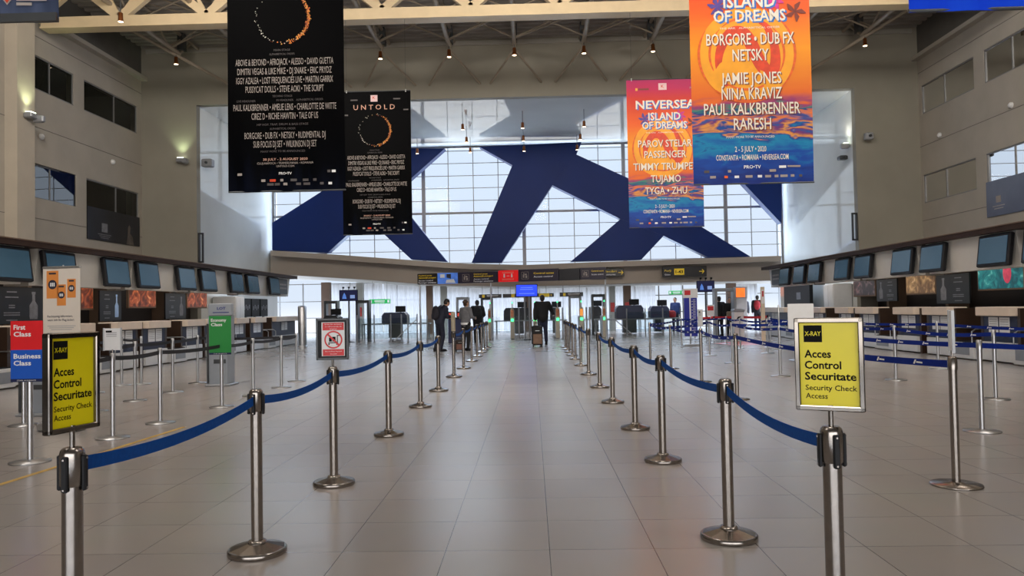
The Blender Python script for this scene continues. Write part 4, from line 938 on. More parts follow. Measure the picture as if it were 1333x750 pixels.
    # partitions behind the desks
    for i, gy in enumerate(S['gaps'][1:]):
        mb = MB(); mb.box((xb - s * .3, gy + .0, 1.37), (.6, .14, 2.74), TAUPE); struct(mb.build('wall_partition_%s' % side if i == 0 else 'wall_partition_%s.%03d' % (side, i)))
def wall_poster(side, px0, px1, X, z0, z1, kind, label):
    s = -1 if side == 'left' else 1
    ya, yb = sorted((abs(X) * F / abs(px0 - 692), abs(X) * F / abs(px1 - 692))); w = yb - ya
    t = thing('wall_picture' if kind in PIC else 'advert_poster', label, 'picture' if kind in PIC else 'poster', (X, (ya + yb) / 2, z0)); h = z1 - z0
    if kind in PIC:
        mb = MB(); mb.bev((0, 0, h / 2), (.08, w, h), TAUPE, .01); mb.build('frame', t)
        mb = MB(); mb.box((-s * .043, 0, h / 2), (.006, w - .1, h - .1), PIC[kind])
        if kind == 'teal': mb.ball((-s * .045, -w * .16, h * .58), (.006, w * .09, h * .36), mat('pink_picture_shape', srgb(225, 75, 105), .4, 0, .25, 7, emit=.2), 14, 10)
        mb.build('print', t)
    else:
        mb = MB(); mb.bev((0, 0, h / 2), (.05, w, h), POSTK, .008); mb.build('panel', t)
        mb = MB(); x = -s * .028
        for vz, ww in ((.86, .2), (.72, .26), (.5, .12), (.44, .12), (.30, .32), (.24, .32), (.10, .22)):
            mb.box((x, -w * .18, h * vz), (.004, w * ww, h * .03), POSTG)
        bw = w * .09
        prof = [(0, .12), (.9, .12), (1, .2), (1, .5), (.35, .62), (.3, .8), (.45, .82), (.45, .88), (0, .88)]
        pts = [(x, w * .27 + bw * r, h * z) for r, z in prof] + [(x, w * .27 - bw * r, h * z) for r, z in prof[::-1][1:-1]]
        mb.quad(pts, POSTB if kind == 'ice' else POSTG); mb.build('print', t)
        mb = MB(); mb.tube((s * .02, 0, h), (s * .02, 0, 2.73 - z0), .012, DKGREY, 6); mb.build('hanger', t)
wall_poster('left', -20, 46, -11.6, 1.25, 2.08, 'black', 'black advertising poster behind the red class sign at the left edge')
wall_poster('left', 121, 150, -11.6, 1.25, 2.08, 'ice', 'black advertising poster with an ice-blue figure right of the roll-up banner')
wall_poster('left', 209, 236, -11.6, 1.25, 2.08, 'black', 'black advertising poster between the two amber pictures')
wall_poster('left', 94, 112, -11.75, 1.55, 2.3, 'amber', 'amber picture half hidden by the roll-up banner')
wall_poster('left', 159, 196, -11.75, 1.60, 2.32, 'amber', 'amber picture of copper shapes beside the ice-blue figure poster')
wall_poster('left', 237, 264, -11.75, 1.60, 2.30, 'amber', 'amber picture farther along, above the green class sign')
wall_poster('right', 1266, 1326, 11.75, 1.62, 2.36, 'teal', 'teal picture with a pink shape under the near right monitors')
wall_poster('right', 1213, 1255, 11.6, 1.30, 2.12, 'black', 'black advertising poster between the teal and bronze pictures')
wall_poster('right', 1175, 1213, 11.75, 1.58, 2.30, 'bronze', 'bronze picture under the right canopy')
wall_poster('right', 1137, 1163, 11.6, 1.40, 2.12, 'black', 'black advertising poster between the bronze and dusky pictures')
wall_poster('right', 1108, 1136, 11.75, 1.58, 2.28, 'dusk', 'dusky picture with red flecks under the far right canopy')
p = thing('advert_poster', 'dark blue and black poster filling the lower half of the left wall window', 'poster', (WL + .02, (HL[3][0] + HL[3][1]) / 2, HL[3][2]))
mb = MB(); hh = 1.08; ww = HL[3][1] - HL[3][0]; mb.box((0, 0, hh / 2), (.03, ww, hh), mat('night_blue_poster', srgb(24, 26, 36), .3, 0, .5, 1.5)); mb.build('panel', p)
mb = MB(); mb.box((.017, -ww * .2, .45), (.004, .35, .3), POSTG)
for k in range(3): mb.box((.017, -ww * .2, .22 - k * .06), (.004, .8 - .15 * k, .025), POSTG)
mb.quad([(.018, ww * (.25 + a), b) for a, b in ((-.03, .02), (.12, .0), (.10, .3), (.04, .42), (.06, .62), (.03, .72), (0, .62), (.0, .4))], mat('poster_skin_print', srgb(96, 88, 82), .5, 0, .3, 5)); mb.build('print', p)
p = thing('advert_poster', 'slate blue poster filling the lower half of the right wall window', 'poster', (WR - .02, (HR[3][0] + HR[3][1]) / 2, HR[3][2]))
ww = HR[3][1] - HR[3][0]; mb = MB(); mb.box((0, 0, .55), (.03, ww, 1.1), mat('slate_poster', srgb(92, 98, 118), .25, 0, .15, 1)); mb.build('panel', p)
mb = MB(); mb.box((-.017, ww * .3, .5), (.004, .24, .2), PALE)
for k in range(2): mb.box((-.017, ww * .3, .3 - k * .08), (.004, .6 - .15 * k, .025), PALE)
mb.build('print', p)
# roll-up banner
w = Vector((-5.77, 9.2, 0)); t = thing('roll_up_banner', 'cream roll-up banner with three orange baggage tags behind the left yellow sign', 'banner', w, math.radians(-6))
CR = mat('cream_roll_up_print', srgb(218, 208, 196), .5, 0, .03, 3); ORT = mat('orange_tag_print', srgb(222, 140, 66), .5, 0, .05, 6); NVD = mat('navy_dot_print', srgb(40, 42, 60), .5, 0, .05, 6)
mb = MB(); mb.box((0, 0, 1.05), (.50, .004, 1.88), CR); mb.build('print_panel', t)
mb = MB(); mb.bev((0, 0, .05), (.54, .22, .10), STEEL2, .02); mb.build('base', t)
mb = MB(); mb.bev((0, .005, 2.0), (.51, .03, .03), STEEL2, .006); mb.tube((0, .03, .1), (0, .03, 2.03), .009, STEEL2, 8); mb.build('pole', t)
mb = MB(); y = -.0035
for cx, cz, ww, hh in ((-.12, 1.79, .16, .34), (.0, 1.66, .12, .26), (.135, 1.74, .115, .23)):
    mb.quad([(cx - ww / 2, y, cz - hh / 2), (cx + ww / 2, y, cz - hh / 2), (cx + ww / 2, y, cz + hh / 2), (cx - ww / 2, y, cz + hh / 2)], ORT)
    n = 20; R = ww * .36; mb.quad([(cx + R * math.cos(i * 2 * math.pi / n), y - .001, cz + R * math.sin(i * 2 * math.pi / n)) for i in range(n)], NVD)
    for q in range(3): mb.box((cx + (q - 1) * R * .4, y - .002, cz), (R * .25, .001, R * .8), PRINT_W)
    mb.box((cx, y - .001, cz + hh * .4), (ww * .6, .001, .02), NVD)
mb.build('tag_print', t)
mb = MB()
text(mb, 'Rechtzeitig informiert,', (-.19, y, 1.40), (1, 0, 0), (0, 0, 1), .026, NVD, w=.34, align='l', bold=.01); text(mb, 'wann sich Ihr Flug ändert', (-.19, y, 1.355), (1, 0, 0), (0, 0, 1), .026, NVD, w=.36, align='l', bold=.01)
for k in range(12): mb.box((-.0, y, 1.28 - k * .022 - (k // 3) * .02), (.38 - .05 * (k % 3), .001, .007), mat('grey_print', (.35, .35, .37), .6, 0, .02, 9))
mb.build('lettering', t)
# self-service kiosks
KIOSK = mat('grey_kiosk_panel', srgb(146, 152, 160), .4, .1, .04, 4)
def kiosk(loc, w, h, label, rz=0, sign=True):
    t = thing('self_service_kiosk', label, 'kiosk', loc, rz)
    mb = MB(); mb.bev((0, 0, .02), (w, .5, .04), GREYM, .01); mb.build('base', t)
    mb = MB(); mb.prism([(w * .36, -.16, .04), (w * .36, -.16, h * .62), (w * .36, -.06, h * .86), (w * .36, .2, h * .86), (w * .36, .2, .04)], (-w * .86, 0, 0), KIOSK); fixn(mb.build('body', t))
    mb = MB(); mb.quad([(-w * .38, -.153, h * .645), (w * .24, -.153, h * .645), (w * .24, -.068, h * .85), (-w * .38, -.068, h * .85)], BLACK); mb.build('touch_screen', t)
    mb = MB(); mb.box((-w * .43, -.175, h * .4), (.03, .03, h * .72), DKGREY); mb.build('edge_trim', t)
    if sign:
        mb = MB(); mb.bev((0, -.03, h * .93), (w, .10, h * .15), KIOSK, .015); sg = mb.build('header', t)
        L = MB(); text(L, 'LOT', (.03, -.083, h * .945), (1, 0, 0), (0, 0, 1), .05, mat('airline_blue_print', srgb(20, 40, 120), .5, 0, .05, 5), w=w * .36, bold=.03); L.box((.02, -.082, h * .895), (w * .68, .002, .014), mat('airline_blue_print', srgb(20, 40, 120))); L.build('lettering', sg)
    mb = MB(); mb.box((w * .05, -.162, h * .30), (w * .5, .006, h * .05), DKGREY); mb.build('ticket_slot', t)
    return t
kiosk((-6.05, 14.7, 0), .47, 1.585, 'tall grey airline kiosk with blue lettering standing behind the green class sign')
kiosk((-7.05, 10.75, 0), .42, 1.35, 'grey kiosk half hidden behind the red and blue class sign', sign=False)
b = fl(393.8, 451); t = thing('steel_bollard', 'thick steel pillar post at the far end of the left desks', 'post', b)
mb = MB(); mb.lathe([(.22, 0), (.22, .03), (.17, .05)], STEEL2, n=20); mb.build('base', t); mb = MB(); mb.lathe([(.17, .05), (.17, 1.6), (.14, 1.66), (.0001, 1.67)], STEEL2, n=20); mb.build('shaft', t)
# white board on legs between the right lanes
b = fl(1044, 470); t = thing('notice_board', 'blank white notice board on two legs in front of the right desks', 'board', b)
mb = MB(); mb.bev((0, 0, 1.05), (.62, .03, .66), PAPER, .006); mb.build('panel', t)
for s in (-.12, .12): mb = MB(); mb.tube((s, 0, .02), (s, 0, .74), .014, STEEL2, 8); mb.build('leg', t)
mb = MB(); mb.bev((0, 0, .012), (.5, .3, .024), GREYM, .008); mb.build('base', t)
# tall pale cabinets and black screens at the far ends of the desks
for px, y, w_, z1, m, nm, label in ((336, 29.6, .9, 2.05, WHITE, 'storage_cabinet', 'tall pale cabinet behind the airline kiosk at the far left desks'), (1058, 29.1, .7, 2.1, WHITE, 'storage_cabinet', 'tall pale cabinet behind the far right desks')):
    x = -11.9 if px < 692 else 11.6; t = thing(nm, label, 'cabinet', (x, y, 0))
    mb = MB(); mb.bev((0, 0, z1 / 2), (w_, .9, z1), m, .02); mb.build('body', t); sg = 1 if x < 0 else -1
    for k in (-1, 1): mb = MB(); mb.bev((sg * (w_ / 2 + .008), k * .22, z1 / 2), (.016, .42, z1 - .1), WHITE, .006); d_ = mb.build('door', t); mb = MB(); mb.box((sg * (w_ / 2 + .03), k * .04, z1 / 2), (.03, .02, .2), GREYM); mb.build('handle', d_)
t = thing('advert_screen', 'large black display panel standing behind the far right desk', 'screen', (11.55, 33.0, 0))
mb = MB(); mb.bev((-.1, 0, 1.75), (.14, 3.2, 1.1), BLACK, .02); mb.build('panel', t)
for k in (-1, 1): mb = MB(); mb.box((-.1, k * 1.2, .6), (.10, .1, 1.2), DKGREY); mb.build('leg', t)
mb = MB(); mb.box((-.175, -.3, 1.7), (.006, .5, .3), POSTG); mb.build('print', t)
for k, y in enumerate((30.6, 31.6, 32.6)):
    t = thing('menu_display', 'black lit-lettered display at the far left desks, %s from the kiosk' % ORD[k], 'display', (-11.6, y, 0), 0, 'black displays at the far left desks')
    mb = MB(); mb.bev((0, 0, 1.62), (.1, .9, .75), BLACK, .015); mb.build('panel', t); mb = MB(); mb.box((0, 0, .62), (.08, .12, 1.24), DKGREY); mb.build('stand', t)
    mb = MB()
    for q in range(4): mb.box((.053, (q - 1.5) * .18, 1.6 + .06 * (q % 2)), (.004, .08, .16), POSTG)
    mb.build('print', t)
# ================================================================== security gates and signs
SIGNK = mat('black_sign_panel', srgb(22, 20, 26), .35, 0, .05, 4); SIGNP = mat('dark_plum_sign_panel', srgb(38, 30, 52), .35, 0, .05, 4); YLET = mat('yellow_sign_letters', srgb(235, 200, 40), .4, 0, .03, 6, emit=.15); WLET = mat('white_sign_letters', srgb(215, 215, 220), .4, 0, .03, 6, emit=.1)
GREENL = mat('green_led', (.05, 1, .25), .4, 0, .02, 3, emit=3.0, ecol=(.05, 1, .25)); SKYB = mat('blue_screen_image', srgb(70, 110, 190), .3, 0, .5, 2.5, emit=.5, ecol=srgb(70, 110, 190)); BLUESC = mat('bright_blue_screen', srgb(10, 60, 235), .3, 0, .04, 3, emit=1.1, ecol=srgb(10, 60, 235)); REDSC = mat('red_sign_screen', srgb(225, 20, 25), .35, 0, .03, 5, emit=.35, ecol=srgb(225, 20, 25))
A_ = at(544, 363, 32.6); B_ = at(788.5, 356, 30.6); A_.z = B_.z = 0
ga = math.atan2((B_ - A_).y, (B_ - A_).x); gl = (B_ - A_).length
gt = thing('sign_gantry', 'long dark overhead sign row with a red panel on thin posts above the gates', 'sign', A_, ga)
def sect(u0, u1, m, name, z0=2.49, z1=2.95, y=0):
    mb = MB(); mb.bev(((u0 + u1) / 2 * gl, y, (z0 + z1) / 2), ((u1 - u0) * gl - .01, .16, z1 - z0), m, .01); return mb.build(name, gt)
def stext(parent, items):
    L = MB()
    for s, u, z, h, m, w in items: text(L, s, (u * gl, -.084, z), (1, 0, 0), (0, 0, 1), h, m, w=w, align='l', bold=.015)
    L.build('lettering', parent)
ROW = (('Control acces', .085, 'y'), ('Asistență pasageri', .18, 'y'), ('Access control', .30, 'w'), ('Passenger assistance', .39, 'w'))
p = sect(0, .113, SIGNK, 'sign_panel'); stext(p, [(s, .008, 2.95 - d, .055, YLET if c == 'y' else WLET, min(.80, .047 * len(s))) for s, d, c in ROW])
p = sect(.114, .226, SKYB, 'picture_screen'); mb = MB()
mb.quad([(.13 * gl, -.083, 2.75), (.155 * gl, -.083, 2.75), (.155 * gl, -.083, 2.9), (.13 * gl, -.083, 2.9)], PAPER); mb.quad([(.16 * gl, -.083, 2.52), (.215 * gl, -.083, 2.52), (.205 * gl, -.083, 2.68), (.165 * gl, -.083, 2.66)], PAPER); mb.quad([(.165 * gl, -.083, 2.75), (.19 * gl, -.083, 2.7), (.19 * gl, -.083, 2.9), (.165 * gl, -.083, 2.9)], NVD); mb.build('print', p)
def icon(mb, cx, cz, r, m):
    o = lambda a, b: (cx + a * r, -.084, cz + b * r)
    for a0, b0, a1, b1 in ((-1, .92, 1, 1), (-1, -1, 1, -.92), (-1, -1, -.92, 1), (.92, -1, 1, 1), (-.6, -.6, -.2, .3), (-.1, .1, .5, .5), (.1, -.7, .6, 0), (-.45, .4, -.2, .7)):
        mb.quad([o(a0, b0), o(a1, b0), o(a1, b1), o(a0, b1)], m)
p = sect(.227, .446, SIGNP, 'sign_panel'); mb = MB(); icon(mb, .272 * gl, 2.72, .15, PALE); mb.build('pictogram', p); stext(p, [(s, .315, 2.95 - d, .055, YLET if c == 'y' else WLET, min(.85, .047 * len(s))) for s, d, c in ROW])
p = sect(.447, .553, REDSC, 'sign_panel', 2.50, 2.98); mb = MB()
for u in (.48, .52): mb.box((u * gl, -.083, 2.73), (.07, .004, .10), PRINT_W); mb.ball((u * gl, -.083, 2.81), (.03, .004, .03), PRINT_W, 8, 6)
mb.box((.50 * gl, -.083, 2.74), (.12, .004, .02), PRINT_W)
for z in (2.9, 2.86, 2.62, 2.58): mb.box((.50 * gl, -.083, z), (.5, .004, .018), mat('pale_red_print', srgb(240, 150, 130), .4, 0, .05, 9))
mb.build('pictogram', p)
p = sect(.554, .765, SIGNP, 'sign_panel', 2.49, 2.99); mb = MB(); icon(mb, .59 * gl, 2.74, .15, PALE); mb.build('pictogram', p); stext(p, [('Control acces', .635, 2.82, .07, YLET, .85), ('Access control', .635, 2.68, .07, WLET, .80)])
p = sect(.766, .872, mat('unlit_black_panel', (.006, .006, .012), .4, 0, .1, 3), 'blank_panel')
p = sect(.873, 1.0, SIGNP, 'sign_panel', 2.50, 2.98); mb = MB(); icon(mb, .90 * gl, 2.74, .13, PALE); mb.build('pictogram', p); stext(p, [('Control acces', .93, 2.84, .06, YLET, .5), ('Access control', .93, 2.70, .06, WLET, .48)])
for u in (.005, .40, .995): mb = MB(); mb.tube((u * gl, .1, 0), (u * gl, .1, 2.9), .03, STEEL2, 10); mb.lathe([(.13, 0), (.13, .015), (.03, .03)], STEEL2, (u * gl, .1, 0), 14); mb.build('post', gt)
mb = MB(); mb.box((gl / 2, .1, 2.72), (gl, .04, .1), DKGREY); mb.build('back_rail', gt)
def hang_sign(pl, pr_, y, zt, zb, label, fn, mat_=None, zc=None):
    a, b = at(*pl, y), at(*pr_, y); w = b.x - a.x; h = zt - zb
    t = thing('hanging_sign', label, 'sign', ((a.x + b.x) / 2, y, zb))
    mb = MB(); mb.bev((0, 0, h / 2), (w, .12, h), mat_ or SIGNK, .008); c = mb.build('sign_panel', t)
    for s in (-.35, .35):
        mb = MB()
        if zc: mb.box((w * s, .2, h * .5), (.06, .46, .06), DKGREY)
        else: mb.tube((w * s, 0, h), (w * s, 0, (3.0 if zb < 1.8 else 2.75) - zb), .008, DKGREY, 6)
        mb.build('hanger', t)
    L = MB(); fn(L, w, h); L.build('lettering', c); return t
def arrow(L, x, z, s, m):
    for q in ([(-1, -.13), (.6, -.13), (.6, .13), (-1, .13)], [(.0, .8), (.3, .8), (1, 0), (.6, 0)], [(.0, -.8), (.3, -.8), (1, 0), (.6, 0)]): L.quad([(x + a * s, -.064, z + b * s) for a, b in q], m)
def f1(L, w, h):
    text(L, 'Porți', (-w * .45, -.064, h * .62), (1, 0, 0), (0, 0, 1), .09, YLET, w=.30, align='l', bold=.01); text(L, 'Gates', (-w * .45, -.064, h * .25), (1, 0, 0), (0, 0, 1), .07, WLET, w=.26, align='l', bold=.01)
    L.box((-w * .12, -.063, h * .5), (.46, .004, h * .62), YLET); text(L, '1-43', (-w * .12, -.068, h * .5), (1, 0, 0), (0, 0, 1), .13, PRINT_K, w=.34, bold=.03); arrow(L, w * .39, h * .5, .12, YLET)
def zz(y, py, px): return at(px, py, y).z
hang_sign((862, 354), (919.5, 352), 35.4, zz(35.4, 347, 890), zz(35.4, 360.5, 890), 'black overhead gate sign with a yellow number box and arrow', f1, zc=2.95)
def f2(L, w, h): text(L, 'Plecări', (-.25, -.064, h * .68), (1, 0, 0), (0, 0, 1), .09, YLET, w=.62, align='l', bold=.01); text(L, 'Departures', (-.30, -.064, h * .27), (1, 0, 0), (0, 0, 1), .07, WLET, w=.62, align='l', bold=.01); arrow(L, w * .40, h * .5, .12, YLET)
hang_sign((772, 355), (812, 354.5), 35.4, zz(35.4, 350, 800), zz(35.4, 360, 800), 'black overhead sign with an arrow poking out behind the sign row', f2, zc=2.95)
def f3(L, w, h): L.box((-w * .3, -.063, h * .5), (.12, .004, .14), YLET); L.box((w * .1, -.063, h * .62), (w * .5, .004, .03), WLET); L.box((w * .1, -.063, h * .35), (w * .45, .004, .03), PALE)
def f4(L, w, h): L.box((-w * .3, -.063, h * .5), (.16, .004, .16), YLET); L.box((w * .31, -.063, h * .5), (.5, .004, .16), YLET); arrow(L, w * .44, h * .5, .06, YLET); L.box((-w * .05, -.063, h * .5), (w * .2, .004, .04), WLET)
hang_sign((623.5, 387), (653, 387), 37, 2.10, 1.92, 'thin black hanging sign above the left security gate', f3)
hang_sign((654.5, 386), (721, 385), 37, 2.10, 1.92, 'long thin black hanging sign with yellow squares behind the blue screen', f4)
hang_sign((728.5, 384), (759, 384), 37, 2.12, 1.92, 'thin black hanging sign right of the man with the suitcase', f3)
GRS = mat('green_exit_sign', srgb(30, 150, 75), .35, 0, .04, 5, emit=.6, ecol=srgb(30, 150, 75))
def f5(L, w, h):
    L.box((0, -.063, h * .6), (w * .5, .004, h * .25), PRINT_W); L.box((0, -.063, h * .25), (w * .45, .004, h * .12), PRINT_W)
    for s in (-.42, .42): L.box((w * s, -.063, h * .5), (.1, .004, h * .6), PRINT_W)
hang_sign((481, 391), (508, 391), 41, 2.02, 1.78, 'green lit exit sign hanging in front of the left sheer curtains', f5, GRS)
hang_sign((870.5, 379), (890, 379), 41, 2.18, 1.98, 'green lit exit sign hanging left of the blue baggage gauge', f5, GRS)
# screens on poles
def pole_screen(px, y, w, z0, z1, label, kind):
    x = at(px, 400, y).x; t = thing('pole_screen', label, 'screen', (x, y, 0)); h = z1 - z0
    mb = MB(); mb.bev((0, 0, (z0 + z1) / 2), (w, .08, h), BLACK, .015); c = mb.build('casing', t)
    s = MB(); s.box((0, -.043, (z0 + z1) / 2), (w - .05, .006, h - .05), BLUESC if kind == 'blue' else mat('night_video_screen', srgb(10, 14, 60), .3, 0, .2, 2, emit=.5, ecol=srgb(10, 14, 60)))
    o = s.build('screen', c); L = MB(); zc = (z0 + z1) / 2
    if kind == 'blue':
        for k, (ww, dz) in enumerate(((.55, .13), (.6, .05), (.7, -.13))): L.box((0, -.048, zc + dz), (w * ww, .003, .03), mat('pale_blue_screen_text', srgb(120, 160, 255), .4, 0, .02, 5, emit=.5))
    else:
        LB = mat('light_blue_screen_figure', srgb(90, 140, 230), .4, 0, .2, 8, emit=.4); L.quad([(-w * .33, -.048, zc - h * .3), (-w * .1, -.048, zc - h * .3), (-w * .14, -.048, zc), (-w * .22, -.048, zc + h * .25), (-w * .3, -.048, zc)], LB); L.box((w * .22, -.048, zc - h * .12), (w * .25, .003, h * .3), mat('white_screen_box', srgb(150, 180, 240), .4, 0, .05, 5, emit=.3))
        for q in (-1, 0, 1):
            mb = MB(); mb.tube((q * w * .3, 0, z1), (q * w * .3, 0, z1 + .06), .015, BLACK, 6); mb.lathe([(.02, 0), (.05, .04), (.05, .09)], BLACK, (q * w * .3 + .02, -.03, z1 + .05), 10); mb.build('small_lamp', t)
    L.build('screen_image', o)
    for q in ((-.1, .1) if kind == 'blue' else (0,)): mb = MB(); mb.tube((q, .03, 0), (q, .03, z0 + .1), .035, GREYM if kind == 'blue' else DKGREY, 10); mb.build('pole', t)
    mb = MB(); mb.lathe([(.25, 0), (.25, .02), (.05, .04)], DKGREY, (0, .03, 0), 18); mb.build('base', t)
pole_screen(686, 33.2, .95, 1.89, 2.43, 'bright blue text screen on a twin pole under the sign row', 'blue')
pole_screen(454, 34, .84, 1.86, 2.36, 'dark video screen on a pole in front of the left sheer curtains', 'video')
pole_screen(919, 33.5, .78, 1.95, 2.45, 'dark video screen on a pole above the blue baggage gauge', 'video')
# speed gates
PILL = mat('beige_gate_pillar', srgb(190, 180, 160), .35, .1, .06, 5); DARKG = mat('smoky_gate_glass', (.05, .06, .07), .1, 0, .05, 5)
for i, px in enumerate((638, 667, 696.5, 726, 757, 787)):
    x = at(px, 420, 34.6).x; t = thing('security_gate', 'pale gate pillar with a green light under the sign row, %s from the waiting passengers' % ORD[i], 'gate', (x, 34.6, 0), 0, 'security gates')
    mb = MB(); mb.prism([(-.09, -.10, .02), (.09, -.10, .02), (.09, -.10, 1.30), (.05, -.08, 1.40), (-.05, -.08, 1.40), (-.09, -.10, 1.30)], (0, .18, 0), PILL); fixn(mb.build('pillar', t))
    mb = MB(); mb.bev((0, .75, .50), (.16, 1.3, .96), GREYM, .02); mb.build('cabinet', t)
    mb = MB(); mb.box((0, -.105, .86), (.12, .012, .12), GREENL); mb.build('green_light', t)
    mb = MB(); mb.box((0, -.105, 1.16), (.13, .012, .30), mat('copper_reader', srgb(170, 100, 60), .3, .3, .3, 14) if i != 4 else mat('lit_orange_reader', srgb(240, 150, 60), .3, 0, .2, 14, emit=.8)); mb.build('card_reader', t)
    mb = MB(); mb.tube((0, 0, 1.4), (0, 0, 1.62), .02, STEEL2, 8); mb.build('rod', t); mb = MB(); mb.lathe([(.025, 1.62), (.03, 1.66), (.0001, 1.70)], GREENL, n=10); mb.build('lamp_tip', t)
    for s in (-1, 1): mb = MB(); mb.quad([(s * .09, .7, .25), (s * .42, .7, .25), (s * .42, .7, 1.0), (s * .09, .7, 1.05)], CLEARP); mb.build('glass_flap', t)
for i, px in enumerate((676, 733, 764, 768.5)):
    b = fl(px, 442 if i < 3 else 446); t = thing('barrier_post', 'plain grey barrier post between the gates, %s from the waiting passengers' % ORD[i], 'post', b, 0, 'grey posts at the gates')
    mb = MB(); mb.lathe([(.035, .02), (.035, 1.38), (.0001, 1.40)], GREYM, n=12); mb.build('pole', t); mb = MB(); mb.lathe([(.09, 0), (.09, .015), (.035, .03)], GREYM, n=14); mb.build('base', t)
# walk-through arches
for i, (px0, px1, y, z1, m, lab) in enumerate(((423, 441, 37.5, 1.93, DKGREY, 'dark walk-through detector arch nearest the left desk end'), (464, 482, 35.2, 1.90, DKGREY, 'dark walk-through detector arch left of the green exit sign'), (594, 611.5, 38, 2.0, GREYM, 'grey walk-through detector arch behind the woman in grey'), (626, 642, 38.5, 1.98, DKGREY, 'dark walk-through detector arch behind the man in black jacket'), (740, 757, 38, 1.98, GREYM, 'grey walk-through detector arch behind the fifth gate pillar'), (769.5, 787.5, 38, 2.02, DKGREY, 'dark walk-through detector arch behind the last gate pillar'), (929, 957, 32.3, 2.08, GREYM, 'grey walk-through detector arch over the passengers near the gauge'))):
    a, b = at(px0, 400, y).x, at(px1, 400, y).x; w = b - a
    t = thing('detector_arch', lab, 'detector', ((a + b) / 2, y, 0), 0, 'walk-through detectors')
    for s in (-1, 1): mb = MB(); mb.bev((s * (w / 2 - .06), 0, z1 / 2), (.10, .5, z1), m, .015); mb.build('side_panel', t)
    mb = MB(); mb.bev((0, 0, z1 - .07), (w - .1, .4, .14), m, .015); mb.build('head_panel', t)
# baggage scanners
SCN = mat('navy_scanner_housing', srgb(40, 50, 82), .4, 0, .1, 3); SCK = mat('black_scanner_housing', srgb(30, 32, 38), .4, 0, .1, 3)
def scanner(px0, px1, y, z1, rol, m, label):
    a, b = at(px0, 400, y).x, at(px1, 400, y).x; w = b - a; t = thing('baggage_scanner', label, 'scanner', ((a + b) / 2, y, 0), 0, 'baggage scanners')
    mb = MB(); mb.prism([(-w / 2, -.45, .78), (w / 2, -.45, .78), (w / 2, -.45, z1 - .15), (w / 2 - .12, -.45, z1), (-w / 2 + .12, -.45, z1), (-w / 2, -.45, z1 - .15)], (0, .9, 0), m); fixn(mb.build('tunnel', t))
    mb = MB(); mb.bev((0, 0, .40), (w * .5, .6, .68), DKGREY, .02); mb.build('cabinet', t)
    L = rol / 2; mb = MB(); mb.bev((0, 0, .74), (w + rol, .7, .06), GREYM, .01); mb.build('roller_table', t)
    for s in (-1, 1):
        for q in (-.28, .28): mb = MB(); mb.tube((s * (w / 2 + L - .1), q, 0), (s * (w / 2 + L - .1), q, .72), .025, GREYM, 8); mb.build('leg', t)
    mb = MB(); mb.bev((w * .2, 0, z1 + .16), (.5, .06, .30), BLACK, .012); mb.tube((w * .2, 0, z1 - .02), (w * .2, 0, z1 + .05), .03, BLACK, 8); mb.build('operator_screen', t)
    for s in (-1, 1):
        mb = MB()
        for q in range(7): mb.box((s * (w / 2 + .006), -.33 + q * .11, .96), (.006, .09, .34), BLACK)
        mb.build('flap_curtain', t)
scanner(499, 531, 37.2, 1.30, 2.2, SCN, 'navy baggage scanner behind the left glass barrier')
scanner(424, 443, 36.4, 1.22, .6, SCK, 'black baggage scanner near the left desk end')
scanner(656, 690, 40, 1.42, 1.0, SCK, 'black baggage scanner behind the gates beside the blue screen pole')
scanner(716, 728, 40, 1.40, .8, SCK, 'black baggage scanner right of the man with the suitcase')
scanner(767, 782, 40.5, 1.42, .8, SCK, 'black baggage scanner behind the last detector arch')
scanner(801, 836, 38.6, 1.44, 2.2, SCN, 'navy baggage scanner right of the gates')
scanner(845, 869, 39.6, 1.38, 1.2, SCN, 'navy baggage scanner with bags beside the seated officer')
# glass barriers
def glass_barrier(pxs, y, z1, label):
    X = [at(p, 420, y).x for p in pxs]; t = thing('glass_barrier', label, 'barrier', (X[0], y, 0))
    for x in X: mb = MB(); mb.lathe([(.05, 0), (.05, .02), (.028, .03), (.028, z1), (.0001, z1 + .01)], GREYM, (x - X[0], 0, 0), 10); mb.build('post', t)
    for a, b in zip(X, X[1:]): mb = MB(); mb.box(((a + b) / 2 - X[0], 0, z1 * .5), (b - a - .06, .012, z1 * .75), CLEARP); mb.build('glass_panel', t)
    return t, X
t, X = glass_barrier((465, 487, 508.6, 522.5, 531, 543), 33.6, 1.22, 'glass barrier on grey posts in front of the left scanners')
mb = MB(); mb.bar((X[3] - X[0] - .3, -.2, .05), (X[5] - X[0], -.05, 1.0), .04, .04, GREYM); mb.build('brace', t)
t, X = glass_barrier((816, 840, 863, 886), 36.5, 1.28, 'glass barrier on grey posts in front of the right scanners')
mb = MB(); mb.bar((X[0] - X[0] - .55, -.05, .75), (.25, -.3, .03), .04, .04, GREYM); mb.build('brace', t)
t, X = glass_barrier((548, 556, 564, 573, 584), 32.4, 1.15, 'glass barrier on grey posts between the left scanners and the bending passenger')
t, X = glass_barrier((412, 420, 446), 33.0, 1.1, 'short glass barrier on grey posts behind the no-trolley sign')
# navy help desk by the passengers
b = fl(594, 446); t = thing('help_desk', 'navy podium with red screens in front of the waiting passengers', 'podium', b)
mb = MB(); mb.bev((0, 0, .5), (.62, .5, 1.0), mat('navy_podium', srgb(26, 34, 78), .4, 0, .06, 4), .02); mb.build('body', t)
mb = MB(); mb.bev((0, 0, 1.03), (.7, .56, .05), BLACK, .01); mb.build('top', t)
for s in (-.2, .18): mb = MB(); mb.bev((s, -.1, 1.18), (.24, .05, .24), BLACK, .01); c = mb.build('screen', t); mb = MB(); mb.box((s, -.128, 1.17), (.19, .006, .14), mat('red_lit_screen', srgb(230, 70, 50), .4, 0, .2, 9, emit=.6)); mb.build('screen_image', c)
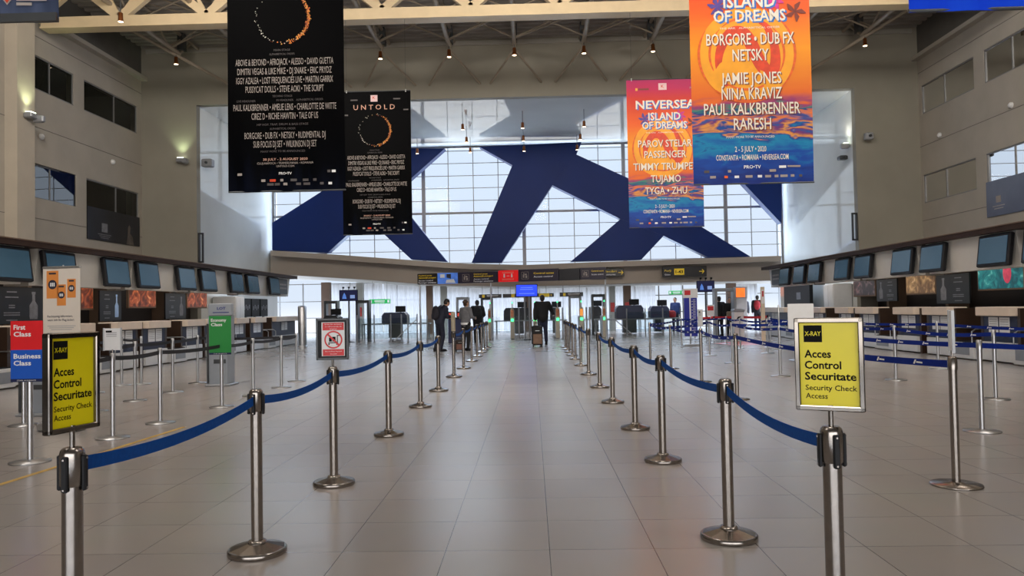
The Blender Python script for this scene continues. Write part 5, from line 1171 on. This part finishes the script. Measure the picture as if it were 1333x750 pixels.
# blue baggage gauge with ruler, kiosk box, orange display
b = fl(900, 450); t = thing('baggage_gauge', 'blue cabin baggage gauge with a white ruler and red-marked header', 'gauge', b)
mb = MB(); mb.bev((0, 0, .98), (.44, .10, 1.32), mat('royal_blue_board', srgb(20, 34, 150), .4, 0, .06, 4), .01); c = mb.build('board', t)
mb = MB(); mb.box((-.02, -.053, .98), (.05, .006, 1.32), PAPER)
for k in range(24): mb.box((.10 + .02 * (k % 2), -.053, .42 + k * .05), (.14 - .05 * (k % 2), .006, .012), PRINT_W)
mb.build('ruler_print', c)
mb = MB(); mb.bev((0, 0, 1.80), (.50, .10, .32), PAPER, .01); c = mb.build('header', t); mb = MB(); mb.box((-.1, -.053, 1.82), (.2, .006, .16), REDS); mb.build('red_mark', c)
mb = MB(); mb.tube((-.02, 0, .05), (-.02, 0, .4), .03, STEEL2, 8); mb.bev((0, 0, .03), (.55, .5, .05), STEEL2, .01); mb.bev((0, 0, .22), (.5, .3, .03), STEEL2, .008); mb.build('stand', t)
b = fl(961, 444); t = thing('bag_drop_kiosk', 'white bag drop box with a dark wing mark between the red belts', 'kiosk', b)
mb = MB(); mb.bev((0, 0, .55), (.36, .4, 1.1), WHITE, .02); c = mb.build('body', t); mb = MB(); mb.bev((0, -.02, 1.16), (.42, .44, .12), GREYM, .03); mb.build('top', t); mb = MB(); mb.quad([(-.1, -.203, .82), (.02, -.203, .86), (.08, -.203, .94), (-.04, -.203, .92)], PRINT_K); mb.box((.08, -.203, .86), (.08, .004, .02), GREYM); mb.build('wing_mark', c)
for s in (-.12, .12): mb = MB(); mb.bev((s, 0, .02), (.06, .36, .04), DKGREY, .01); mb.build('foot', t)
x = at(963.5, 380, 40).x; t = thing('advert_display', 'orange lit advertising display beside the far right column', 'display', (x, 40, 0)); za, zb = at(963, 387, 40).z, at(963, 375, 40).z
mb = MB(); mb.bev((0, 0, (za + zb) / 2), (.72, .1, zb - za + .12), PALE, .02); c = mb.build('casing', t); mb = MB(); mb.box((-.04, -.053, (za + zb) / 2), (.54, .006, zb - za), mat('orange_lit_image', srgb(245, 110, 30), .4, 0, .3, 4, emit=.9, ecol=srgb(245, 110, 30))); mb.build('image', c)
mb = MB(); mb.bev((0, 0, za / 2), (.66, .1, za), PALE, .02); mb.build('stand', t)
x = at(993, 400, 27.5).x; t = thing('totem_sign', 'slim pale totem sign at the end of the right desks', 'sign', (x, 27.5, 0)); mb = MB(); mb.bev((0, 0, 1.0), (.14, .06, 2.0), mat('cream_totem', srgb(215, 200, 175), .5, 0, .05, 5), .01); c = mb.build('body', t); mb = MB(); mb.box((0, -.033, 1.65), (.10, .004, .5), PAPER); mb.box((.0, -.036, 1.75), (.05, .003, .2), REDS); mb.build('print', c); mb = MB(); mb.bev((0, 0, .015), (.4, .3, .03), GREYM, .008); mb.build('base', t)
x = at(926, 410, 27).x; t = thing('small_stand_sign', 'small white and red sign on a thin stand beside the gauge', 'sign', fl(926, 446)); mb = MB(); mb.bev((0, 0, 1.18), (.28, .02, .42), PAPER, .005); c = mb.build('panel', t); mb = MB(); mb.box((0, -.012, 1.26), (.22, .004, .16), REDS); mb.build('print', c); mb = MB(); mb.tube((0, 0, .02), (0, 0, 1.0), .015, STEEL2, 8); mb.build('pole', t); mb = MB(); mb.lathe([(.15, 0), (.15, .012), (.02, .02)], STEEL2, n=16); mb.build('base', t)
# bags on the right scanner table
def bag(loc, d, m, label, rz=0):
    t = thing('travel_bag', label, 'bag', loc, rz)
    mb = MB(); n = 14; prof = [(.72, 0), (.95, .08), (1, .35), (.96, .7), (.8, .92), (.45, 1)]
    mb.lathe([(r * .5, z * d[2]) for r, z in prof], m, n=n, sxy=(d[0], d[1])); mb.build('body', t)
    mb = MB(); mb.path([(-d[0] * .2, 0, d[2] * .95), (-d[0] * .12, 0, d[2] * 1.15), (d[0] * .12, 0, d[2] * 1.15), (d[0] * .2, 0, d[2] * .95)], .014, BLACK, 6); mb.build('handle', t)
y = 39.6; bag((at(873, 408, y - .1).x, y - .15, .77), (.55, .4, .36), mat('red_bag_fabric', srgb(170, 30, 40), .7, 0, .15, 9), 'red soft bag on the scanner table by the seated officer'); bag((at(832, 410, y).x, y - .1, .77), (.7, .45, .30), mat('grey_green_bag_fabric', srgb(110, 118, 112), .7, 0, .15, 9), 'grey green bag on the scanner table left of the red bag')
# ================================================================== people
def shell(mb, name, parent, vox, m, sm=8, fac=.5):
    o = mb.build('tmp_shell'); o.data.materials.clear(); o.data.materials.append(m)
    r = o.modifiers.new('r', 'REMESH'); r.mode = 'VOXEL'; r.voxel_size = vox; r.use_smooth_shade = True
    s = o.modifiers.new('s', 'SMOOTH'); s.iterations = sm; s.factor = fac
    dg = bpy.context.evaluated_depsgraph_get(); dg.update(); me = bpy.data.meshes.new_from_object(o.evaluated_get(dg))
    old = o.data; bpy.data.objects.remove(o); bpy.data.meshes.remove(old)
    me.name = name; me.materials.clear(); me.materials.append(m)
    q = bpy.data.objects.new(name, me); COL.objects.link(q)
    if parent is not None: q.parent = parent
    return q
SKIN = mat('skin', srgb(196, 150, 125), .5, 0, .06, 9)
def limb(mb, pts, m, n=12):
    for (a, ra), (b, rb) in zip(pts, pts[1:]):
        mb.tube(a, b, ra, m, n, r1=rb); mb.ball(a, ra, m, n, 8); mb.ball(b, rb, m, n, 8)
def person(label, loc, rz, H, J, top, legs, hair, jr=.02, hood=None, extra=None, hairlen=0, shoe=BLACK, skirt=None, group=None):
    t = thing('person', label, 'person', loc, rz); k = H / 1.75
    D = dict(hipl=(-.09, 0, .93), hipr=(.09, 0, .93), knl=(-.10, .02, .50), knr=(.10, .02, .50), anl=(-.105, -.02, .09), anr=(.105, -.02, .09), pel=(0, 0, .98), wai=(0, .01, 1.12), che=(0, .0, 1.32), nec=(0, .01, 1.48), hea=(0, .03, 1.635),
             shl=(-.185, 0, 1.42), shr=(.185, 0, 1.42), ell=(-.24, -.03, 1.14), elr=(.24, -.03, 1.14), wrl=(-.25, .06, .90), wrr=(.25, .06, .90), look=(0, 1, 0))
    D.update(J); V = {a: Vector(b) * (k if a != 'look' else 1) for a, b in D.items()}
    mb = MB(); m = SKIN
    for s in 'lr':
        limb(mb, [(V['hip' + s], .085 * k), (V['kn' + s], .055 * k), (V['an' + s], .038 * k)], m)
        f = V['an' + s]; mb.ball(f + Vector((0, .06, -.045)) * k, (.04 * k, .12 * k, .04 * k), m)
        limb(mb, [(V['sh' + s], .055 * k), (V['el' + s], .040 * k), (V['wr' + s], .027 * k)], m)
        # hand: palm, four curled fingers, thumb from the palm's side
        d = (V['wr' + s] - V['el' + s]).normalized(); fw = Vector((0, 1, 0)) if abs(d.y) < .8 else Vector((0, 0, 1)); sd = d.cross(fw).normalized(); fw = sd.cross(d).normalized()
        c = V['wr' + s] + d * .05 * k
        mb.tube(V['wr' + s], c + d * .03 * k, .024 * k, m, 10, r1=.03 * k)
        for q in (-1, 0, 1): mb.ball(c + fw * q * .022 * k + d * .015 * k, (.02 * k,) * 3, m, 8, 6)
        ins = sd if s == 'l' else -sd
        for q, L in ((-1.5, .055), (-.5, .068), (.5, .072), (1.5, .062)):
            b0 = c + d * .035 * k - fw * q * .019 * k * -1; b1 = b0 + d * L * .55 * k + ins * .006 * k; b2 = b1 + d * L * .4 * k + ins * .022 * k
            limb(mb, [(b0, .0100 * k), (b1, .0092 * k), (b2, .0082 * k)], m, 8)
        th0 = c + fw * .028 * k - d * .005 * k; limb(mb, [(th0, .012 * k), (th0 + (fw * .028 + d * .022) * k, .0105 * k), (th0 + (fw * .034 + d * .048) * k, .009 * k)], m, 8)
    limb(mb, [(V['pel'], .125 * k), (V['wai'], .115 * k), (V['che'], .125 * k), (V['nec'] - Vector((0, 0, .04)) * k, .07 * k)], m); limb(mb, [(V['shl'], .06 * k), (V['nec'] - Vector((0, 0, .05)) * k, .07 * k), (V['shr'], .06 * k)], m); limb(mb, [(V['hipl'], .09 * k), (V['hipr'], .09 * k)], m)
    lk = V['look'].normalized(); up = Vector((0, 0, 1)); rt = lk.cross(up).normalized(); up = rt.cross(lk)
    hd = V['hea']; limb(mb, [(V['nec'] - Vector((0, 0, .03)) * k, .058 * k), (hd - up * .06 * k, .052 * k)], m)
    mb.ball(hd + up * .02 * k, (.078 * k, .095 * k if abs(lk.y) > .7 else .082 * k, .105 * k), m, 16, 10); mb.ball(hd - up * .05 * k + lk * .03 * k, (.056 * k, .06 * k, .062 * k), m, 14, 9)
    limb(mb, [(hd + lk * .088 * k + up * .015 * k, .010 * k), (hd + lk * .106 * k - up * .02 * k, .014 * k)], m, 8); mb.ball(hd + lk * .07 * k - up * .065 * k, (.022 * k,) * 3, m, 8, 6)
    for s in (-1, 1): mb.ball(hd + rt * s * .082 * k - up * .005 * k, (.014 * k, .022 * k, .032 * k), m, 8, 6); mb.ball(hd + lk * .08 * k + rt * s * .03 * k + up * .045 * k, (.02 * k,) * 3, m, 8, 6)
    shell(mb, 'body', t, .0085, m, 4)
    e = MB()
    for s in (-1, 1): e.ball(hd + lk * .086 * k + rt * s * .032 * k + up * .018 * k, .012 * k, BLACK, 8, 6)
    e.box(hd + lk * .083 * k - up * .052 * k, (.045 * k, .03 * k, .008 * k), mat('lips', srgb(150, 80, 75), .5, 0, .05, 9)); e.build('face_features', t)
    h = MB(); h.ball(hd + up * .045 * k - lk * .02 * k, (.090 * k, .098 * k, .098 * k), hair, 14, 9); h.ball(hd - lk * .04 * k - up * .01 * k, (.078 * k, .07 * k, .09 * k), hair, 12, 8)
    if hairlen: h.ball(hd - lk * .085 * k + up * .06 * k, (.05 * k, .06 * k, .055 * k), hair, 10, 8); limb(h, [(hd - lk * .05 * k, .06 * k), (hd - lk * .07 * k - up * hairlen * k, .04 * k)], hair)
    shell(h, 'hair', t, .012, hair, 4)
    # trousers and shoes
    b = MB()
    for s in 'lr': limb(b, [(V['hip' + s], .105 * k), (V['kn' + s], .075 * k), (V['an' + s] + Vector((0, 0, .03)) * k, .06 * k)], legs)
    limb(b, [(V['hipl'], .115 * k), (V['hipr'], .115 * k)], legs); limb(b, [(V['pel'], .135 * k), (V['pel'] + Vector((0, 0, .05)) * k, .13 * k)], legs); shell(b, 'trousers', t, .013, legs, 5)
    for s in 'lr':
        f = V['an' + s]; b = MB(); b.ball(Vector((f.x, f.y + .065 * k, .045 * k)), (.052 * k, .15 * k, .045 * k), shoe, 12, 8); b.ball(Vector((f.x, f.y - .02 * k, .075 * k)), (.05 * k, .07 * k, .065 * k), shoe, 10, 8); b.box((f.x, f.y + .06 * k, .012 * k), (.095 * k, .27 * k, .024 * k), shoe); shell(b, 'shoe', t, .012, shoe, 3)
    # top with sleeves
    b = MB(); limb(b, [(V['pel'] - Vector((0, 0, .02)) * k, (.145 + jr) * k), (V['wai'], (.135 + jr) * k), (V['che'], (.150 + jr) * k), (V['nec'] - Vector((0, 0, .07)) * k, (.085 + jr) * k), (V['nec'] - Vector((0, 0, .0)) * k, .07 * k)], top)
    limb(b, [(V['shl'], (.068 + jr) * k), (V['nec'] - Vector((0, 0, .07)) * k, (.08 + jr) * k), (V['shr'], (.068 + jr) * k)], top)
    for q in (-1, 1): limb(b, [(V['che'] + Vector((q * .07, 0, 0)) * k, (.115 + jr) * k), (V['pel'] + Vector((q * .05, 0, .0)) * k, (.115 + jr) * k)], top)
    for s in 'lr': limb(b, [(V['sh' + s], (.065 + jr) * k), (V['el' + s], (.052 + jr * .7) * k), (V['wr' + s] - (V['wr' + s] - V['el' + s]) * .06, (.040 + jr * .5) * k)], top)
    if hood: b.ball(V['nec'] - lk * .08 * k - Vector((0, 0, .04)) * k, (.11 * k, .08 * k, .08 * k), top, 12, 8)
    shell(b, 'jacket' if not hood else 'hoodie', t, .014, top, 6)
    if extra: extra(t, V, k)
    return t
JBLK = mat('black_jacket_cloth', srgb(20, 20, 24), .8, 0, .15, 14); JNAV = mat('navy_jacket_cloth', srgb(24, 28, 46), .8, 0, .15, 14); JGRY = mat('grey_hoodie_cloth', srgb(108, 108, 112), .85, 0, .1, 14); DEN = mat('dark_denim', srgb(32, 38, 62), .8, 0, .2, 20); TBLK = mat('black_trouser_cloth', srgb(18, 18, 20), .8, 0, .15, 14); JBLU = mat('blue_uniform_cloth', srgb(40, 58, 110), .8, 0, .1, 14)
HDK = mat('dark_hair', srgb(26, 20, 17), .6, 0, .2, 40); HBR = mat('brown_hair', srgb(52, 34, 24), .6, 0, .2, 40)
def pack(m, side=0, name='backpack'):
    def f(t, V, k):
        b = MB(); c = V['che'] - Vector((0, .24, .06)) * k; b.ball(c, (.17 * k, .12 * k, .25 * k), m, 14, 10); b.bev(c - Vector((0, .07 * k, .10 * k)), (.24 * k, .1 * k, .2 * k), m, .03); o = shell(b, name, t, .014, m, 5)
        for s in (-1, 1): q = MB(); q.path([V['shl' if s < 0 else 'shr'] * .9 + V['nec'] * .1 + Vector((-s * .04, -.13, .02)) * k, V['shl' if s < 0 else 'shr'] + Vector((-s * .06, 0, .1)) * k, V['shl' if s < 0 else 'shr'] + Vector((-s * .05, .13, -.02)) * k, V['wai'] + Vector((s * .13, .12, 0)) * k], .018 * k, m, 8); q.build('strap', o)
    return f
def hem(t, V, k): b = MB(); b.lathe([(.165 * k, .90 * k), (.172 * k, .97 * k)], PRINT_W, (0, 0, 0), 20, sxy=(1.12, .95)); b.build('shirt_hem', t)
b = fl(573, 457.5); person('person in dark jacket with a backpack, bending forward behind the left belt row', (b.x, b.y, 0), math.radians(-55), 1.80,
    dict(che=(0, .10, 1.30), wai=(0, .04, 1.12), nec=(0, .17, 1.45), hea=(0, .27, 1.57), shl=(-.18, .12, 1.40), shr=(.18, .12, 1.40), ell=(-.23, .14, 1.13), elr=(.23, .16, 1.13), wrl=(-.14, .36, 1.10), wrr=(.14, .37, 1.12), knl=(-.11, .0, .5), anl=(-.12, -.10, .09), knr=(.1, .06, .5), look=(0, .85, -.5)), JNAV, JNAV, HDK, extra=pack(mat('dark_backpack_cloth', srgb(30, 28, 38), .8, 0, .2, 9)))
b = fl(607, 456.5); person('person in grey hoodie and black trousers with tied dark hair, between the left belt posts', (b.x, b.y, 0), math.radians(-38), 1.70,
    dict(elr=(.24, .05, 1.16), wrr=(.17, .28, 1.12), ell=(-.24, -.02, 1.15), wrl=(-.19, .22, 1.08), look=(.25, 1, .12)), JGRY, TBLK, HBR, hood=True, hairlen=.06, extra=hem, jr=.015)
b = fl(622, 446); person('person in wide black jacket with a black backpack facing the gates', (b.x, b.y, 0), math.radians(8), 1.75,
    dict(elr=(.27, .02, 1.15), wrr=(.2, .24, 1.05), ell=(-.26, .02, 1.15), wrl=(-.2, .25, 1.08)), JBLK, TBLK, HDK, jr=.05, extra=pack(JBLK))
b = fl(707, 448.5); WK = person('person in black jacket seen from behind, reaching for a gate and holding a suitcase', (b.x, b.y, 0), math.radians(4), 1.86,
    dict(elr=(.34, .16, 1.22), wrr=(.42, .42, 1.10), ell=(-.25, -.05, 1.14), wrl=(-.27, -.06, .90), shl=(-.20, 0, 1.44), shr=(.20, 0, 1.44), anl=(-.07, -.1, .09), knl=(-.09, -.02, .5), anr=(.12, .02, .09)), JBLK, DEN, HDK, jr=.045)
def suitcase(loc, rz, w, d, h, top, low, label, z1):
    t = thing('suitcase', label, 'suitcase', loc, rz)
    mb = MB(); mb.bev((0, 0, .06 + h / 2), (w, d, h), top, .04); mb.build('shell', t)
    mb = MB(); mb.bev((0, -d / 2 - .012, .06 + h * .32), (w * .84, .03, h * .52), low, .02); mb.build('front_pocket', t)
    mb = MB(); mb.box((0, -d / 2 - .006, .06 + h * .74), (w * .4, .012, .02), STEEL2); mb.build('nameplate', t)
    for sx_ in (-1, 1):
        for sy_ in (-1, 1): mb = MB(); mb.tube((sx_ * w * .38 - .014, sy_ * d * .3, .035), (sx_ * w * .38 + .014, sy_ * d * .3, .035), .035, BLACK, 12); mb.box((sx_ * w * .38, sy_ * d * .3, .065), (.04, .05, .03), BLACK); mb.build('wheel', t)
    mb = MB(); mb.path([(-w * .22, 0, .06 + h), (-w * .22, 0, z1), (w * .22, 0, z1), (w * .22, 0, .06 + h)], .012, DKGREY, 8); mb.build('handle', t)
BRNP = mat('brown_suitcase_pocket', srgb(132, 104, 86), .7, 0, .12, 8)
b = fl(699.5, 451.5); suitcase((b.x, b.y, 0), math.radians(5), .38, .26, .70, mat('black_suitcase_fabric', srgb(18, 18, 20), .7, 0, .1, 12), BRNP, 'black upright suitcase with a brown front pocket beside the man in black', .86)
b = fl(598, 458); suitcase((b.x, b.y, 0), math.radians(20), .32, .22, .34, mat('dark_brown_bag_fabric', srgb(36, 28, 26), .7, 0, .1, 12), mat('rust_brown_bag_panel', srgb(120, 82, 70), .7, 0, .1, 9), 'small dark cabin case with rusty brown panel beside the person in grey hoodie', .46)
b = fl(933, 437); person('person in black coat standing in the arch near the blue gauge', (b.x, b.y - .6, 0), math.radians(15), 1.74, {}, JBLK, TBLK, HDK, jr=.04)
b = fl(946, 437.5); person('person in dark jacket with a beige shoulder bag near the blue gauge', (b.x, b.y - .6, 0), math.radians(170), 1.68, {}, JBLK, TBLK, HDK, jr=.03, hairlen=.1,
    extra=lambda t, V, k: (lambda mb: (mb.bev((0, .24 * k, 1.0 * k), (.3, .12, .26), mat('beige_bag_leather', srgb(150, 132, 112), .6, 0, .1, 8), .03), mb.build('shoulder_bag', t)))(MB()))
b = fl(984, 428.5); person('person in black clothes with a red backpack behind the far right desk', (b.x, b.y - .4, 0), math.radians(-20), 1.84, {}, JBLK, TBLK, HDK, jr=.045, extra=pack(mat('red_backpack_cloth', srgb(150, 28, 34), .8, 0, .15, 9)))
x = at(968, 400, 41).x; person('person in grey coat standing behind the white bag drop box', (x, 41, 0), math.radians(160), 1.80, {}, mat('grey_coat_cloth', srgb(90, 90, 98), .8, 0, .15, 14), TBLK, HDK)
x = at(879, 400, 41.2).x; person('person in blue uniform standing behind the red bag at the scanner', (x, 41.2, 0), math.radians(150), 1.80, {}, JBLU, JNAV, HDK)
